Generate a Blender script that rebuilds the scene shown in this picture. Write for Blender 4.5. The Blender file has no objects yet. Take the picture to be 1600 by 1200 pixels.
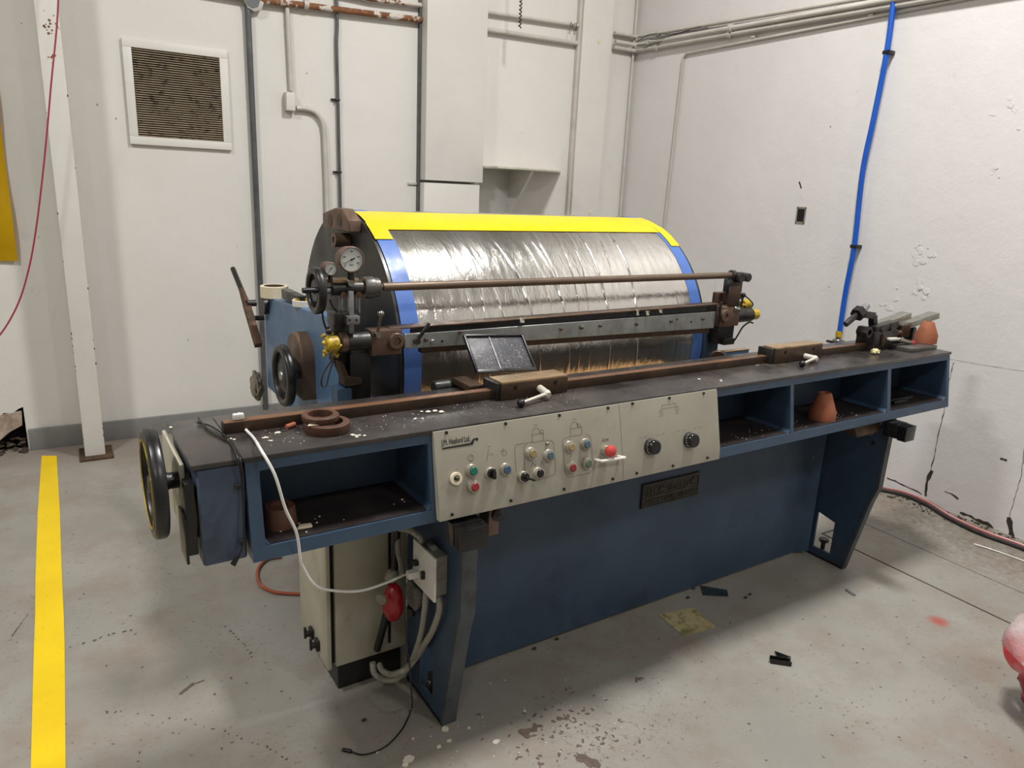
import bpy, bmesh, math, random
from mathutils import Vector, Matrix, noise
random.seed(7)
S=bpy.context.scene; COL=S.collection
# ------------------------------------------------------------- camera
F=1138.0; YAW,PIT,ROL,DEL=0.55527946,0.26162911,0.046567,0.02287694
CH=1.6
cy,sy=math.cos(YAW),math.sin(YAW); cp,sp=math.cos(PIT),math.sin(PIT)
fw=Vector((sy*cp,cy*cp,-sp)); r0=Vector((cy,-sy,0)); u0=r0.cross(fw)
rt=r0*math.cos(ROL)+u0*math.sin(ROL); up=u0*math.cos(ROL)-r0*math.sin(ROL)
cam=bpy.data.cameras.new('camera'); cam.sensor_width=36; cam.lens=F/1600*36; cam.clip_start=.02
co=bpy.data.objects.new('camera',cam); COL.objects.link(co)
co.matrix_world=Matrix(((rt.x,up.x,-fw.x,0),(rt.y,up.y,-fw.y,0),(rt.z,up.z,-fw.z,CH),(0,0,0,1)))
S.camera=co
# ------------------------------------------------------------- light
S.view_settings.view_transform='Standard'; S.view_settings.look='None'
S.view_settings.gamma=1; S.view_settings.use_curve_mapping=False
S.view_settings.exposure=-0.17
w=bpy.data.worlds.new('world'); S.world=w; w.use_nodes=True
w.node_tree.nodes['Background'].inputs[0].default_value=(.8,.88,1,1)
w.node_tree.nodes['Background'].inputs[1].default_value=.3
LAMPS=[(2.3,1.68,4.8,.62,.32,205,'y'),(-1.8,1.68,4.8,.62,.32,160,'y'),(2.3,-2.2,4.8,.62,.32,75,'y'),(-1.8,-2.2,4.8,.62,.32,50,'y')]
for i,(x,y,z,a,b,e,_) in enumerate(LAMPS):
    l=bpy.data.lights.new('lamp_light','AREA'); l.shape='RECTANGLE'; l.size=b; l.size_y=a; l.energy=e
    l.color=(1,.985,.965)
    o=bpy.data.objects.new('lamp_light',l); o.location=(x,y,z); COL.objects.link(o)
# ------------------------------------------------------------- frames
c_,s_=math.cos(DEL),math.sin(DEL)
def m2w(P): return Vector((P[0]*c_-P[1]*s_,P[0]*s_+P[1]*c_,P[2]))
def w2m(P): return Vector((P[0]*c_+P[1]*s_,-P[0]*s_+P[1]*c_,P[2]))
CO=Vector((0,0,CH))
def ray(x,y,f): 
    r=fw*F+rt*(x-800)-up*(y-600); return w2m(r) if f=='m' else r
def onax(x,y,ax,val,f='m'):
    r=ray(x,y,f); return CO+r*((val-CO[ax])/r[ax])
def V(x,y,v): return onax(x,y,1,v)
def U(x,y,u): return onax(x,y,0,u)
def Z(x,y,z,f='m'): return onax(x,y,2,z,f)
def RY(x,y,Y): return onax(x,y,1,Y,'r')
def RX(x,y,X): return onax(x,y,0,X,'r')
def mpp(P,f='m'):
    P=m2w(P) if f=='m' else Vector(P); return (P-CO).dot(fw)/F
# ------------------------------------------------------------- mesh helpers
def BM(): return bmesh.new()
def box(bm,x0,x1,y0,y1,z0,z1,bev=0.0):
    b=bmesh.new(); bmesh.ops.create_cube(b,size=1)
    for v in b.verts: v.co=Vector(((x0+x1)/2+v.co.x*(x1-x0),(y0+y1)/2+v.co.y*(y1-y0),(z0+z1)/2+v.co.z*(z1-z0)))
    bev=min(bev,.45*min(abs(x1-x0),abs(y1-y0),abs(z1-z0)))
    if bev>0: bmesh.ops.bevel(b,geom=b.edges[:],offset=bev,segments=2,affect='EDGES',profile=.6)
    merge(bm,b)
def merge(bm,b,mat=None):
    if mat is not None: b.transform(mat)
    me=bpy.data.meshes.new('t'); b.to_mesh(me); b.free(); bm.from_mesh(me); bpy.data.meshes.remove(me)
def axmat(p0,d):
    d=Vector(d).normalized(); return Matrix.Translation(p0)@d.to_track_quat('Z','Y').to_matrix().to_4x4()
def lathe(bm,prof,p0,d,seg=24,smooth=True,cap=True):
    """prof: list of (r,h) along axis d from p0"""
    M=axmat(Vector(p0),d); rings=[]
    for r,h in prof:
        if r<1e-6: rings.append([bm.verts.new(M@Vector((0,0,h)))])
        else: rings.append([bm.verts.new(M@Vector((r*math.cos(2*math.pi*i/seg),r*math.sin(2*math.pi*i/seg),h))) for i in range(seg)])
    for a,b in zip(rings,rings[1:]):
        for i in range(seg):
            j=(i+1)%seg
            if len(a)==1 and len(b)==1: continue
            if len(a)==1: f=bm.faces.new((a[0],b[i],b[j]))
            elif len(b)==1: f=bm.faces.new((a[i],a[j],b[0]))
            else: f=bm.faces.new((a[i],a[j],b[j],b[i]))
            f.smooth=smooth
    if cap:
        for R,fl in ((rings[0],True),(rings[-1],False)):
            if len(R)>1:
                f=bm.faces.new(R[::-1] if fl else R)
def cyl(bm,p0,p1,r,r1=None,seg=20,bev=0):
    p0=Vector(p0);p1=Vector(p1);L=(p1-p0).length;r1=r if r1 is None else r1
    if bev: prof=[(r-bev,0),(r,bev),(r1,L-bev),(r1-bev,L)]
    else: prof=[(r,0),(r1,L)]
    lathe(bm,prof,p0,p1-p0,seg)
def ringz(bm,c,d,ro,ri,h,seg=32,b=.001):
    lathe(bm,[(ri,0),(ro-b,0),(ro,b),(ro,h-b),(ro-b,h),(ri,h),(ri,0)],c,d,seg,cap=False)
def sph(bm,c,r,seg=16,scale=(1,1,1)):
    b=bmesh.new(); bmesh.ops.create_uvsphere(b,u_segments=seg,v_segments=max(6,seg//2),radius=r)
    for f in b.faces: f.smooth=True
    merge(bm,b,Matrix.Translation(c)@Matrix.Diagonal((*scale,1)))
def smooth_pts(pts,n=6):
    P=[Vector(p) for p in pts]
    if len(P)<3: return P
    out=[]
    for i in range(len(P)-1):
        a=P[max(i-1,0)];b=P[i];c=P[i+1];d=P[min(i+2,len(P)-1)]
        for k in range(n):
            t=k/n
            out.append(.5*((2*b)+(c-a)*t+(2*a-5*b+4*c-d)*t*t+(3*b-a-3*c+d)*t**3))
    out.append(P[-1]); return out
def tube(bm,pts,r,seg=8,n=6,wob=None):
    P=smooth_pts(pts,n) if n else [Vector(p) for p in pts]
    rings=[]; prev=None
    for i,p in enumerate(P):
        t=(P[min(i+1,len(P)-1)]-P[max(i-1,0)])
        if t.length<1e-9: t=Vector((0,0,1))
        t.normalize()
        if prev is None:
            a=t.orthogonal().normalized()
        else:
            a=(prev-t*prev.dot(t)); a=a.normalized() if a.length>1e-6 else t.orthogonal().normalized()
        prev=a; b=t.cross(a); rr=r if wob is None else r*(1+wob*(i%2))
        rings.append([bm.verts.new(p+a*rr*math.cos(2*math.pi*k/seg)+b*rr*math.sin(2*math.pi*k/seg)) for k in range(seg)])
    for A,B in zip(rings,rings[1:]):
        for k in range(seg):
            f=bm.faces.new((A[k],A[(k+1)%seg],B[(k+1)%seg],B[k])); f.smooth=True
    bm.faces.new(rings[0][::-1]); bm.faces.new(rings[-1])
def prism(bm,poly,ax,a0,a1,bev=0):
    """poly: 2D points in the two other axes (in axis order); extruded along ax"""
    b=bmesh.new()
    def mk(p,a):
        q=list(p); q.insert(ax,a); return b.verts.new(q)
    A=[mk(p,a0) for p in poly]; B=[mk(p,a1) for p in poly]
    b.faces.new(A[::-1]); b.faces.new(B)
    for i in range(len(poly)):
        j=(i+1)%len(poly); b.faces.new((A[i],A[j],B[j],B[i]))
    bmesh.ops.recalc_face_normals(b,faces=b.faces[:])
    if bev: bmesh.ops.bevel(b,geom=b.edges[:],offset=bev,segments=1,affect='EDGES')
    merge(bm,b)
def obox(bm,c,X,Y,Zv,sx,sy,sz,bev=0.0):
    b=bmesh.new(); box(b,-sx/2,sx/2,-sy/2,sy/2,-sz/2,sz/2,bev)
    M=Matrix((Vector(X).normalized(),Vector(Y).normalized(),Vector(Zv).normalized())).transposed().to_4x4(); M.translation=Vector(c)
    merge(bm,b,M)
def barbox(bm,p0,p1,w,h,upv=(0,0,1),bev=.001):
    p0=Vector(p0);p1=Vector(p1);d=(p1-p0);L=d.length;d.normalize();s=d.cross(Vector(upv)).normalized();q=s.cross(d)
    obox(bm,(p0+p1)/2,d,s,q,L,w,h,bev)
def ribbon(bm,pts,wd,N,closed=False):
    P=[Vector(p) for p in pts]
    if closed: P.append(P[0])
    N=Vector(N).normalized()
    for a,b in zip(P,P[1:]):
        d=(b-a)
        if d.length<1e-6: continue
        s=d.normalized().cross(N)*wd/2
        bm.faces.new([bm.verts.new(q) for q in (a-s,b-s,b+s,a+s)])
# ------------------------------------------------------------- materials
def srgb(c):
    if isinstance(c,str): c=[int(c[i:i+2],16)/255 for i in (0,2,4)]
    return tuple((x/12.92 if x<=.04045 else ((x+.055)/1.055)**2.4) for x in c)+(1,)
class NT:
    def __init__(s,name):
        s.m=bpy.data.materials.new(name); s.m.use_nodes=True; s.t=s.m.node_tree; s.b=s.t.nodes['Principled BSDF']
        s.tc=s.t.nodes.new('ShaderNodeTexCoord'); s.co=s.tc.outputs['Object']
    def n(s,t,**k):
        o=s.t.nodes.new(t)
        for a,b in k.items(): setattr(o,a,b)
        return o
    def l(s,a,b): s.t.links.new(a,b)
    def mapping(s,sc=(1,1,1),rot=(0,0,0),loc=(0,0,0)):
        g=s.n('ShaderNodeNewGeometry'); m=s.n('ShaderNodeMapping'); m.inputs['Scale'].default_value=sc; m.inputs['Rotation'].default_value=rot; m.inputs['Location'].default_value=loc
        s.l(g.outputs['Position'],m.inputs[0]); return m.outputs[0]
    def noise(s,scale,detail=4,rough=.6,vec=None,dist=0):
        o=s.n('ShaderNodeTexNoise'); o.inputs['Scale'].default_value=scale; o.inputs['Detail'].default_value=detail; o.inputs['Roughness'].default_value=rough; o.inputs['Distortion'].default_value=dist
        s.l(vec if vec is not None else s.mapping(),o.inputs['Vector']); return o.outputs['Fac']
    def ramp(s,fac,a,b,lo=0,hi=1):
        o=s.n('ShaderNodeMapRange'); o.inputs[1].default_value=a;o.inputs[2].default_value=b;o.inputs[3].default_value=lo;o.inputs[4].default_value=hi
        s.l(fac,o.inputs[0]); return o.outputs[0]
    def mix(s,fac,a,b):
        o=s.n('ShaderNodeMix',data_type='RGBA')
        if isinstance(fac,(int,float)): o.inputs[0].default_value=fac
        else: s.l(fac,o.inputs[0])
        for v,i in((a,6),(b,7)):
            if isinstance(v,tuple): o.inputs[i].default_value=v
            else: s.l(v,o.inputs[i])
        return o.outputs[2]
    def math(s,op,a,b=0.0):
        o=s.n('ShaderNodeMath',operation=op)
        for v,i in((a,0),(b,1)):
            if isinstance(v,(int,float)): o.inputs[i].default_value=v
            else: s.l(v,o.inputs[i])
        return o.outputs[0]
    def bump(s,h,st,dist=.01):
        o=s.n('ShaderNodeBump'); o.inputs['Strength'].default_value=st; o.inputs['Distance'].default_value=dist; s.l(h,o.inputs['Height']); s.l(o.outputs[0],s.b.inputs['Normal'])
    def set(s,**k):
        for a,v in k.items():
            a={'color':'Base Color','rough':'Roughness','metal':'Metallic','spec':'Specular IOR Level','aniso':'Anisotropic','coat':'Coat Weight','trans':'Transmission Weight'}[a]
            if isinstance(v,(int,float,tuple)): s.b.inputs[a].default_value=v
            else: s.l(v,s.b.inputs[a])
        return s
M={}
def pm(name,c1,c2=None,scale=8,rough=.5,metal=0,lo=.35,hi=.65,bump=0,bs=60,dirt=None,ds=5,dlo=.55,dhi=.7,dm=.8,rv=.12,spec=.5):
    t=NT(name); a=srgb(c1)
    col=a
    if c2: col=t.mix(t.ramp(t.noise(scale,6,.65),lo,hi),a,srgb(c2))
    if dirt: col=t.mix(t.ramp(t.noise(ds,7,.7),dlo,dhi,0,dm),col,srgb(dirt))
    t.set(color=col,rough=t.ramp(t.noise(scale*1.7,4),.3,.7,max(0,rough-rv),min(1,rough+rv)),metal=metal,spec=spec)
    if bump: t.bump(t.noise(bs,4),bump,.003)
    M[name]=t.m; return t.m
pm('blue_paint','374b60','2f4053',4,.42,dirt='1a222b',ds=3,dlo=.56,dhi=.72,dm=.6,bump=.1,bs=90)
pm('blue_paint_light','4f6c8b','486482',4,.4,dirt='2a3440',ds=5,dlo=.6,dhi=.75,dm=.5,bump=.1,bs=90)
pm('black_top','272424','48423f',3,.30,dirt='15110f',ds=7,dlo=.5,dhi=.65,dm=.7,bump=.15,bs=140,rv=.15)
pm('tray_floor','1a1718','2e2624',8,.5,bump=.2,bs=140)
pm('cream_panel','a09c8e','979284',5,.42,dirt='7d7462',ds=9,dlo=.62,dhi=.8,dm=.5)
pm('cream_cabinet','b2ad9b','a39d89',4,.5,dirt='6b5b3c',ds=5,dlo=.58,dhi=.75,dm=.65)
pm('rust_steel','4b3a2f','6b513c',14,.5,.55,bump=.15,bs=120,dirt='2a1f1a',ds=9,dlo=.5,dhi=.7)
pm('dark_rust','3a2f29','54402f',12,.45,.5,bump=.15,bs=120)
pm('brown_block','5f4b3f','6f5a4a',9,.48,.35,bump=.1,bs=120,dirt='35261d',ds=10,dlo=.55,dhi=.75)
pm('tan_steel','9a8468','b89a75',6,.34,.6,bump=.08,bs=100,dirt='5c4634',ds=6)
pm('roller_brown','625449','72604f',5,.42,.45)
pm('black_paint','121212','1d1c1c',10,.35)
pm('disc_black','1c1c1e','262627',3,.42,dirt='3a3836',ds=8,dlo=.6,dhi=.8,dm=.4)
pm('black_plastic','0d0d0e','161617',10,.22)
pm('dark_metal','2e2d2c','454340',20,.38,.6,bump=.1,bs=120)
pm('chrome','a8a6a0','8c8a84',20,.22,1)
pm('galv','8a8c8c','a9abaa',12,.38,.8,dirt='4c4a48',ds=14,dlo=.58,dhi=.75,dm=.5)
pm('alu_bar','8f928f','a6a8a5',10,.42,.65,dirt='5a564f',ds=8,dlo=.55,dhi=.75,dm=.5)
pm('chan_alu','85837b','9b998f',30,.35,.7)
pm('yellow_paint','c4a51f','a68812',30,.45,dirt='3c3420',ds=30,dlo=.5,dhi=.65,dm=.7)
pm('terracotta','97593c','8a4d33',20,.7,dirt='5b3424',ds=12,dlo=.6,dhi=.8,dm=.5,bump=.2,bs=150)
pm('rust_shaded_cone','4a2c20','553222',14,.7)  # rust brown, darkened for the shade inside the left tray
pm('cone_ring_rust','573828','402a1f',22,.6,bump=.3,bs=120)
pm('wall_plain','a9a7a2','a09e99',2,.6); pm('mid_metal','5d5b57','6d6a64',20,.38,.6,bump=.1,bs=120); pm('blue_worn','434f60','384455',5,.45,dirt='20242a',ds=7,dlo=.52,dhi=.7,dm=.7); pm('reflector_tan','cda06a','bd9260',8,.7)
pm('wall_trim','d6d3cc','cecbc4',2,.5,dirt='9a958c',ds=14,dlo=.66,dhi=.8,dm=.5)
pm('pipe_white','c3beb5','b5afa5',6,.45,dirt='7a6c5c',ds=10,dlo=.62,dhi=.75,dm=.6)
pm('pipe_rusty','8a5a35','6a4225',16,.75,dirt='c9c2b8',ds=13,dlo=.52,dhi=.56,dm=1,bump=.3)
pm('pipe_grey','626466','505254',9,.4,.4)
pm('grey_paint','767674','828280',4,.6,dirt='5c5148',ds=8,dlo=.5,dhi=.75,dm=.6)
pm('red_wire','9c2b3f',rough=.4); pm('hose_red','8e3638','a04a48',30,.5,dirt='4a2a26',ds=20)
pm('hose_black','24201f','3a3230',20,.5)
pm('hose_orange','a2502f','8d4428',20,.5)
pm('blue_hose','0a53b8','0b4ca8',4,.35)
pm('white_cable','d8d6d0','c9c6bf',20,.4); pm('black_cable','131213',rough=.4)
pm('flex_conduit','8f8a7e','a19c90',20,.5)
pm('white_plastic','dcd9d2','cfccc3',10,.35,dirt='9a9080',ds=14,dlo=.6,dhi=.8,dm=.4)
pm('mask_tape','cfc3a6','d8cdb3',12,.6); pm('tape_scrap','d9d4c4','cfc8b4',12,.6)
pm('red_plastic','b01824','8e121c',8,.3); pm('grey_plastic','8c877c','767166',8,.5)
pm('green_cap','12695a','17604f',30,.35); pm('red_cap','8c2a2c','7c2225',30,.35); pm('blue_cap','3b566f','354d64',30,.35)
pm('teal_cap','4a6068','40565e',30,.35); pm('amber_cap','94835a','837348',30,.35); pm('olive_cap','56684e','465740',30,.35)
pm('coral_cap','c4463f','b83a35',12,.4)
pm('collar','a8a294','938c7d',20,.35,.4)
pm('cream_metal','d6d2c4','c6c1b1',10,.3,.2)
pm('ink','1c1a1a',rough=.5); pm('ink_grey','5b564c',rough=.6)
pm('gauge_face','c9cdc8','c2c6c0',10,.4); pm('yellow_sheet','e0b800','d3aa00',4,.4)
pm('paper_card','b9ad84','a89a6a',18,.6,dirt='5c5330',ds=22,dlo=.5,dhi=.62,dm=.7)
pm('crumb','d9d4c6','c7bfae',40,.8); pm('crumb_cream','e0d4a8','cfc08c',30,.7)
pm('rag','8a8272','6f685b',20,.9,bump=.4)
pm('lump_wall','b9a898','8c7868',18,.9,bump=.6,bs=50)
pm('dirt_dark','2b2420','473b32',16,.9,bump=.5,bs=40); pm('soil','4b3d31','2c241e',20,.95,bump=.8,bs=40)
pm('slot_dark','0c0b0b',rough=.9)
pm('nameplate','2c2b28','3a3833',20,.4,.5); pm('name_letters','454137','57534a',20,.35,.6)
pm('seam_tape','1d2a33','26343c',20,.3)
pm('blue_tape','4366ab','4b70b4',6,.45,dirt='2c4484',ds=7,dlo=.55,dhi=.75,dm=.6,bump=.1)
pm('yellow_tape','e2c200','dcbb00',6,.35)
pm('lamp_white','dddddd',rough=.5)
# floor tape: yellow with worn speckles
t=NT('floor_tape'); sp1=t.ramp(t.noise(60,5,.75,t.mapping((1,1.6,1))),.64,.68); big=t.ramp(t.noise(3,5,.6),.3,.7)
c=t.mix(big,srgb('ecca00'),srgb('dfbb00')); c=t.mix(t.math('MULTIPLY',sp1,.8),c,srgb('6b5a20')); t.set(color=c,rough=.5); t.bump(t.noise(80,4),.15,.003); M['floor_tape']=t.m
# wall
def wallmat(name,a,b,bumpst):
    t=NT(name)
    c=t.mix(t.ramp(t.noise(.9,5,.6),.35,.65),srgb(a),srgb(b))
    smudge=t.ramp(t.noise(5,8,.75,t.mapping((1,1,.6))),.62,.78,0,.35)
    c=t.mix(smudge,c,srgb('a39c92'))
    # tiny dark nicks
    vo=t.n('ShaderNodeTexVoronoi'); vo.inputs['Scale'].default_value=9; t.l(t.mapping((1,1,.7)),vo.inputs['Vector'])
    d=t.ramp(vo.outputs['Distance'],.035,.05,1,0); msk=t.ramp(t.noise(2.2,3),.56,.6)
    c=t.mix(t.math('MULTIPLY',t.math('MULTIPLY',d,msk),.75),c,srgb('5a5249'))
    t.set(color=c,rough=t.ramp(t.noise(3,4),.3,.7,.45,.6))
    h=t.math('ADD',t.math('MULTIPLY',t.noise(4,6,.6),1.0),t.math('MULTIPLY',t.noise(45,4,.6),.12)); t.bump(h,bumpst,.02); M[name]=t.m
wallmat('wall_back_paint','d8d5cf','d0cdc6',.18); wallmat('wall_right_paint','d9d6d4','d2cfcc',.28)
# floor
t=NT('floor_paint')
base=t.mix(t.ramp(t.noise(1.3,6,.6),.35,.65),srgb('95928a'),srgb('87847c'))
base=t.mix(t.ramp(t.noise(3.1,7,.7),.44,.68,0,.75),base,srgb('84776a'))
base=t.mix(t.ramp(t.noise(9,7,.7),.6,.8,0,.4),base,srgb('a8a69f'))
sp1=t.math('MULTIPLY',t.ramp(t.noise(52,5,.7,t.mapping((1,1.7,1),(0,0,.5))),.61,.64),t.ramp(t.noise(2.3,4,.6),.40,.58))
base=t.mix(t.math('MULTIPLY',sp1,.85),base,srgb('5c4a3e'))
vo=t.n('ShaderNodeTexVoronoi'); vo.inputs['Scale'].default_value=13; vo.inputs['Randomness'].default_value=1
nn=t.n('ShaderNodeTexNoise'); nn.inputs['Scale'].default_value=30; t.l(t.mapping(),nn.inputs['Vector'])
vm=t.n('ShaderNodeMixRGB'); vm.inputs[0].default_value=.03; t.l(t.mapping((1,1.7,1),(0,0,.7)),vm.inputs[1]); t.l(nn.outputs['Color'],vm.inputs[2]); t.l(vm.outputs[0],vo.inputs['Vector'])
chip=t.math('MULTIPLY',t.ramp(vo.outputs['Distance'],.06,.095,1,0),t.ramp(t.noise(5.3,3,.6,t.mapping(loc=(3,1,0))),.53,.56))
fs=t.math('MULTIPLY',t.ramp(t.noise(140,4,.7),.62,.66),t.ramp(t.noise(1.7,4,.6,t.mapping(loc=(5,2,0))),.4,.6,.15,1))
base=t.mix(t.math('MULTIPLY',fs,.7),base,srgb('66564a'))
base=t.mix(t.math('MULTIPLY',chip,.85),base,srgb('584639'))
# worn patch left of the near leg end (chipped paint with a place of its own)
def blob(cx,cyy,r,soft,sx=1,sy_=1):
    g=t.n('ShaderNodeNewGeometry'); m=t.n('ShaderNodeMapping',vector_type='POINT'); m.inputs['Location'].default_value=(-cx*sx,-cyy*sy_,0); m.inputs['Scale'].default_value=(sx,sy_,0)
    t.l(g.outputs['Position'],m.inputs[0]); L=t.n('ShaderNodeVectorMath',operation='LENGTH'); t.l(m.outputs[0],L.inputs[0]); return t.ramp(L.outputs['Value'],r-soft,r,1,0)
for cx,cyy,r,sx,sy_ in((1.28,1.40,.34,.8,1.8),(1.02,1.22,.30,1,1.3)):
    wp=t.math('MULTIPLY',blob(cx,cyy,r,.4,sx,sy_),t.ramp(t.noise(48,7,.8),.56,.585)); base=t.mix(t.math('MULTIPLY',wp,.8),base,srgb('4a3f36'))
wr=t.math('MULTIPLY',blob(3.9,1.6,1.1,.8,1.6,.6),t.ramp(t.noise(30,8,.8),.42,.6)); base=t.mix(t.math('MULTIPLY',wr,.75),base,srgb('6a5d4e'))
for cx,cyy in((2.865,1.285),): base=t.mix(t.math('MULTIPLY',blob(cx,cyy,.05,.035),.75),base,srgb('a23a34'))
bl=t.math('MULTIPLY',blob(.0,4.75,.75,.5,1,2.4),.55); base=t.mix(bl,base,srgb('85756a'))
t.set(color=base,rough=t.ramp(t.noise(4,5),.3,.7,.38,.6),spec=.4); t.bump(t.math('ADD',t.noise(12,6,.6),t.math('MULTIPLY',t.noise(90,4),.3)),.18,.006); M['floor_paint']=t.m
# metallised film
t=NT('silver_film')
fine=t.noise(34,5,.65,t.mapping((1,.3,.3),(.0,.0,.25)),.6); broad=t.noise(5,3,.5,t.mapping((1,.4,.4)))
t.set(color=t.mix(t.ramp(broad,.3,.7),srgb('c9c6c0'),srgb('d6d3cd')),rough=t.ramp(broad,.3,.7,.15,.22),metal=.95)
t.bump(t.math('ADD',fine,t.math('MULTIPLY',broad,.6)),.2,.012); M['silver_film']=t.m
# dusty black plate
t=NT('dusty_black'); d=t.math('MULTIPLY',t.ramp(t.noise(160,4,.7),.52,.66),t.ramp(t.noise(14,5,.7),.38,.62))
t.set(color=t.mix(d,srgb('34343a'),srgb('9d9c98')),rough=t.ramp(t.noise(15,4),.3,.7,.38,.6)); M['dusty_black']=t.m
# clear bag
t=NT('clear_bag'); t.set(color=srgb('dcc9c9'),rough=.12); t.b.inputs['Alpha'].default_value=.5; t.bump(t.noise(25,4),.5,.02); M['clear_bag']=t.m
t=NT('red_bag'); t.set(color=srgb('dd3a40'),rough=.25); t.b.inputs['Alpha'].default_value=.9; t.bump(t.noise(25,4),.5,.02); M['red_bag']=t.m
t=NT('red_bag_dark'); t.set(color=srgb('8a2330'),rough=.3); t.bump(t.noise(25,4),.6,.02); M['red_bag_dark']=t.m
t=NT('clear_glass'); t.set(color=(1,1,1,1),rough=.03,trans=1.0); M['clear_glass']=t.m
# ------------------------------------------------------------- object builder
INFO={}
def tagp(o,label=None,cat=None,group=None,kind=None):
    for k,v in(('label',label),('category',cat),('group',group),('kind',kind)):
        if v: o[k]=v
    return o
def thing(name,base,label,cat,frame='m',group=None):
    o=bpy.data.objects.new(name,None); o.empty_display_size=.05; COL.objects.link(o)
    base=Vector(base); o.location=m2w(base) if frame=='m' else base
    if frame=='m': o.rotation_euler=(0,0,DEL)
    INFO[o]=(base,frame); return tagp(o,label,cat,group)
def ob(name,bm,mat,parent=None,frame='m',label=None,cat=None,group=None,kind=None,recalc=True):
    if recalc: bmesh.ops.recalc_face_normals(bm,faces=bm.faces[:])
    me=bpy.data.meshes.new(name); 
    xs=[v.co for v in bm.verts]; lo=Vector([min(v[i] for v in xs) for i in range(3)]); hi=Vector([max(v[i] for v in xs) for i in range(3)])
    if parent is None: org=Vector(((lo.x+hi.x)/2,(lo.y+hi.y)/2,lo.z))
    else: org=(lo+hi)/2; frame=INFO[parent][1]
    for v in bm.verts: v.co-=org
    bm.to_mesh(me); bm.free(); me.set_sharp_from_angle(angle=math.radians(38)); me.materials.append(M[mat] if isinstance(mat,str) else mat)
    o=bpy.data.objects.new(name,me); COL.objects.link(o)
    if parent is not None: o.parent=parent; o.location=org-INFO[parent][0]
    else:
        o.location=m2w(org) if frame=='m' else org
        if frame=='m': o.rotation_euler=(0,0,DEL)
    INFO[o]=(org,frame); return tagp(o,label,cat,group,kind)
def textbm(s,size,o,X,Y,ext=.0004,align='LEFT',bold=0):
    cu=bpy.data.curves.new('t','FONT'); cu.body=s; cu.size=size; cu.extrude=ext; cu.align_x=align; cu.offset=bold; cu.resolution_u=3
    q=bpy.data.objects.new('t',cu); COL.objects.link(q); dg=bpy.context.evaluated_depsgraph_get(); me=bpy.data.meshes.new_from_object(q.evaluated_get(dg))
    b=BM(); b.from_mesh(me); bpy.data.objects.remove(q); bpy.data.curves.remove(cu); bpy.data.meshes.remove(me)
    X=Vector(X);Y=Vector(Y);N=X.cross(Y); Mx=Matrix((X,Y,N)).transposed().to_4x4(); Mx.translation=Vector(o); b.transform(Mx); return b
def wall_rough(o): pass
#==================================================================== ROOM
RXW=4.02; BYW=4.87; CZ=5.3; LX=-4.0; FY=-4.2
# floor: dark sub base plus slabs with open joints
b=BM(); box(b,LX-.1,RXW+.3,FY-.1,BYW+.3,-.2,-.03); fl=ob('floor',b,'dirt_dark',frame='r',kind='structure')
b=BM(); prism(b,[(LX,FY),(3.113,FY),(3.113,2.02),(3.43,2.02),(3.43,BYW+.05),(LX,BYW+.05)],2,-.03,0); ob('slab',b,'floor_paint',fl)
b=BM(); box(b,3.127,3.43,FY,2.008,-.03,-.001); ob('slab',b,'floor_paint',fl)
b=BM(); box(b,3.438,RXW+.1,FY,BYW+.05,-.03,-.002); ob('slab',b,'floor_paint',fl)
# back wall with a broken hole low at the left
def grid_wall(name,mat,mk,n0,n1,frame='r'):
    pass
hx0,hx1=-.62,-.285
b=BM()
box(b,hx1,RXW+.2,BYW,BYW+.15,-.02,CZ); box(b,LX,hx0,BYW,BYW+.15,-.02,CZ)
# ragged upper edge of the hole
edge=[(hx0,.12)]
for x,z in((-.58,.2),(-.5,.165),(-.46,.215),(-.42,.2),(-.38,.235),(-.34,.225),(-.31,.25)): edge.append((x,z))
edge.append((hx1,.26))
prism(b,edge+[(hx1,CZ),(hx0,CZ)],1,BYW,BYW+.15)
wb=ob('wall_back',b,'wall_back_paint',frame='r',kind='structure')
b=BM(); box(b,hx0-.05,hx1+.02,BYW+.10,BYW+.14,-.02,.35); ob('hole_backing',b,'slot_dark',wb)
b=BM(); prism(b,[(-.60,.175),(-.5,.14),(-.43,.06),(-.36,.12),(-.30,.15),(-.295,.235),(-.4,.225),(-.5,.17),(-.56,.19)],1,BYW-.005,BYW+.02,.003); ob('broken_plaster',b,'lump_wall',wb,label='loose broken piece of pink plaster')
b=BM()
for i in range(190):
    x=random.uniform(-.75,-.29); y=random.uniform(BYW-.06,BYW+.08); s=random.uniform(.005,.016); z=random.random()*max(0,.09*(y-BYW+.06)/.14)
    sph(b,Vector((x,y,z+s*.3)),s,6,(1.2,1,.6))
ob('rubble',b,'soil',None,'r','brown crumbled rubble spilling from the broken hole in the back wall','rubble',kind='stuff')
b=BM(); box(b,RXW,RXW+.15,FY,BYW,-.02,CZ)
wr=ob('wall_right',b,'wall_right_paint',frame='r',kind='structure')
b=BM(); box(b,LX-.15,LX,FY,BYW,-.02,CZ); ob('wall_left',b,'wall_plain',frame='r',kind='structure')
b=BM(); box(b,LX,RXW,FY-.15,FY,-.02,CZ); ob('wall_front',b,'wall_plain',frame='r',kind='structure')
b=BM(); box(b,LX,RXW,FY,BYW,CZ,CZ+.1); ob('ceiling',b,'wall_plain',frame='r',kind='structure')
# ceiling lamps (out of frame)
for i,(x,y,z,a,bb,e,_) in enumerate(LAMPS):
    q=BM(); box(q,x-bb/2-.03,x+bb/2+.03,y-a/2-.03,y+a/2+.03,z+.01,z+.07,.005); box(q,x-.02,x+.02,y-.4,y+.4,z+.07,CZ)
    ob('ceiling_light',q,'lamp_white',None,'r','white rectangular ceiling light %s'%(('over the bench','over the floor left of the bench','behind the camera on the right','behind the camera on the left')[i]),'light',group='ceiling lights')
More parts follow.
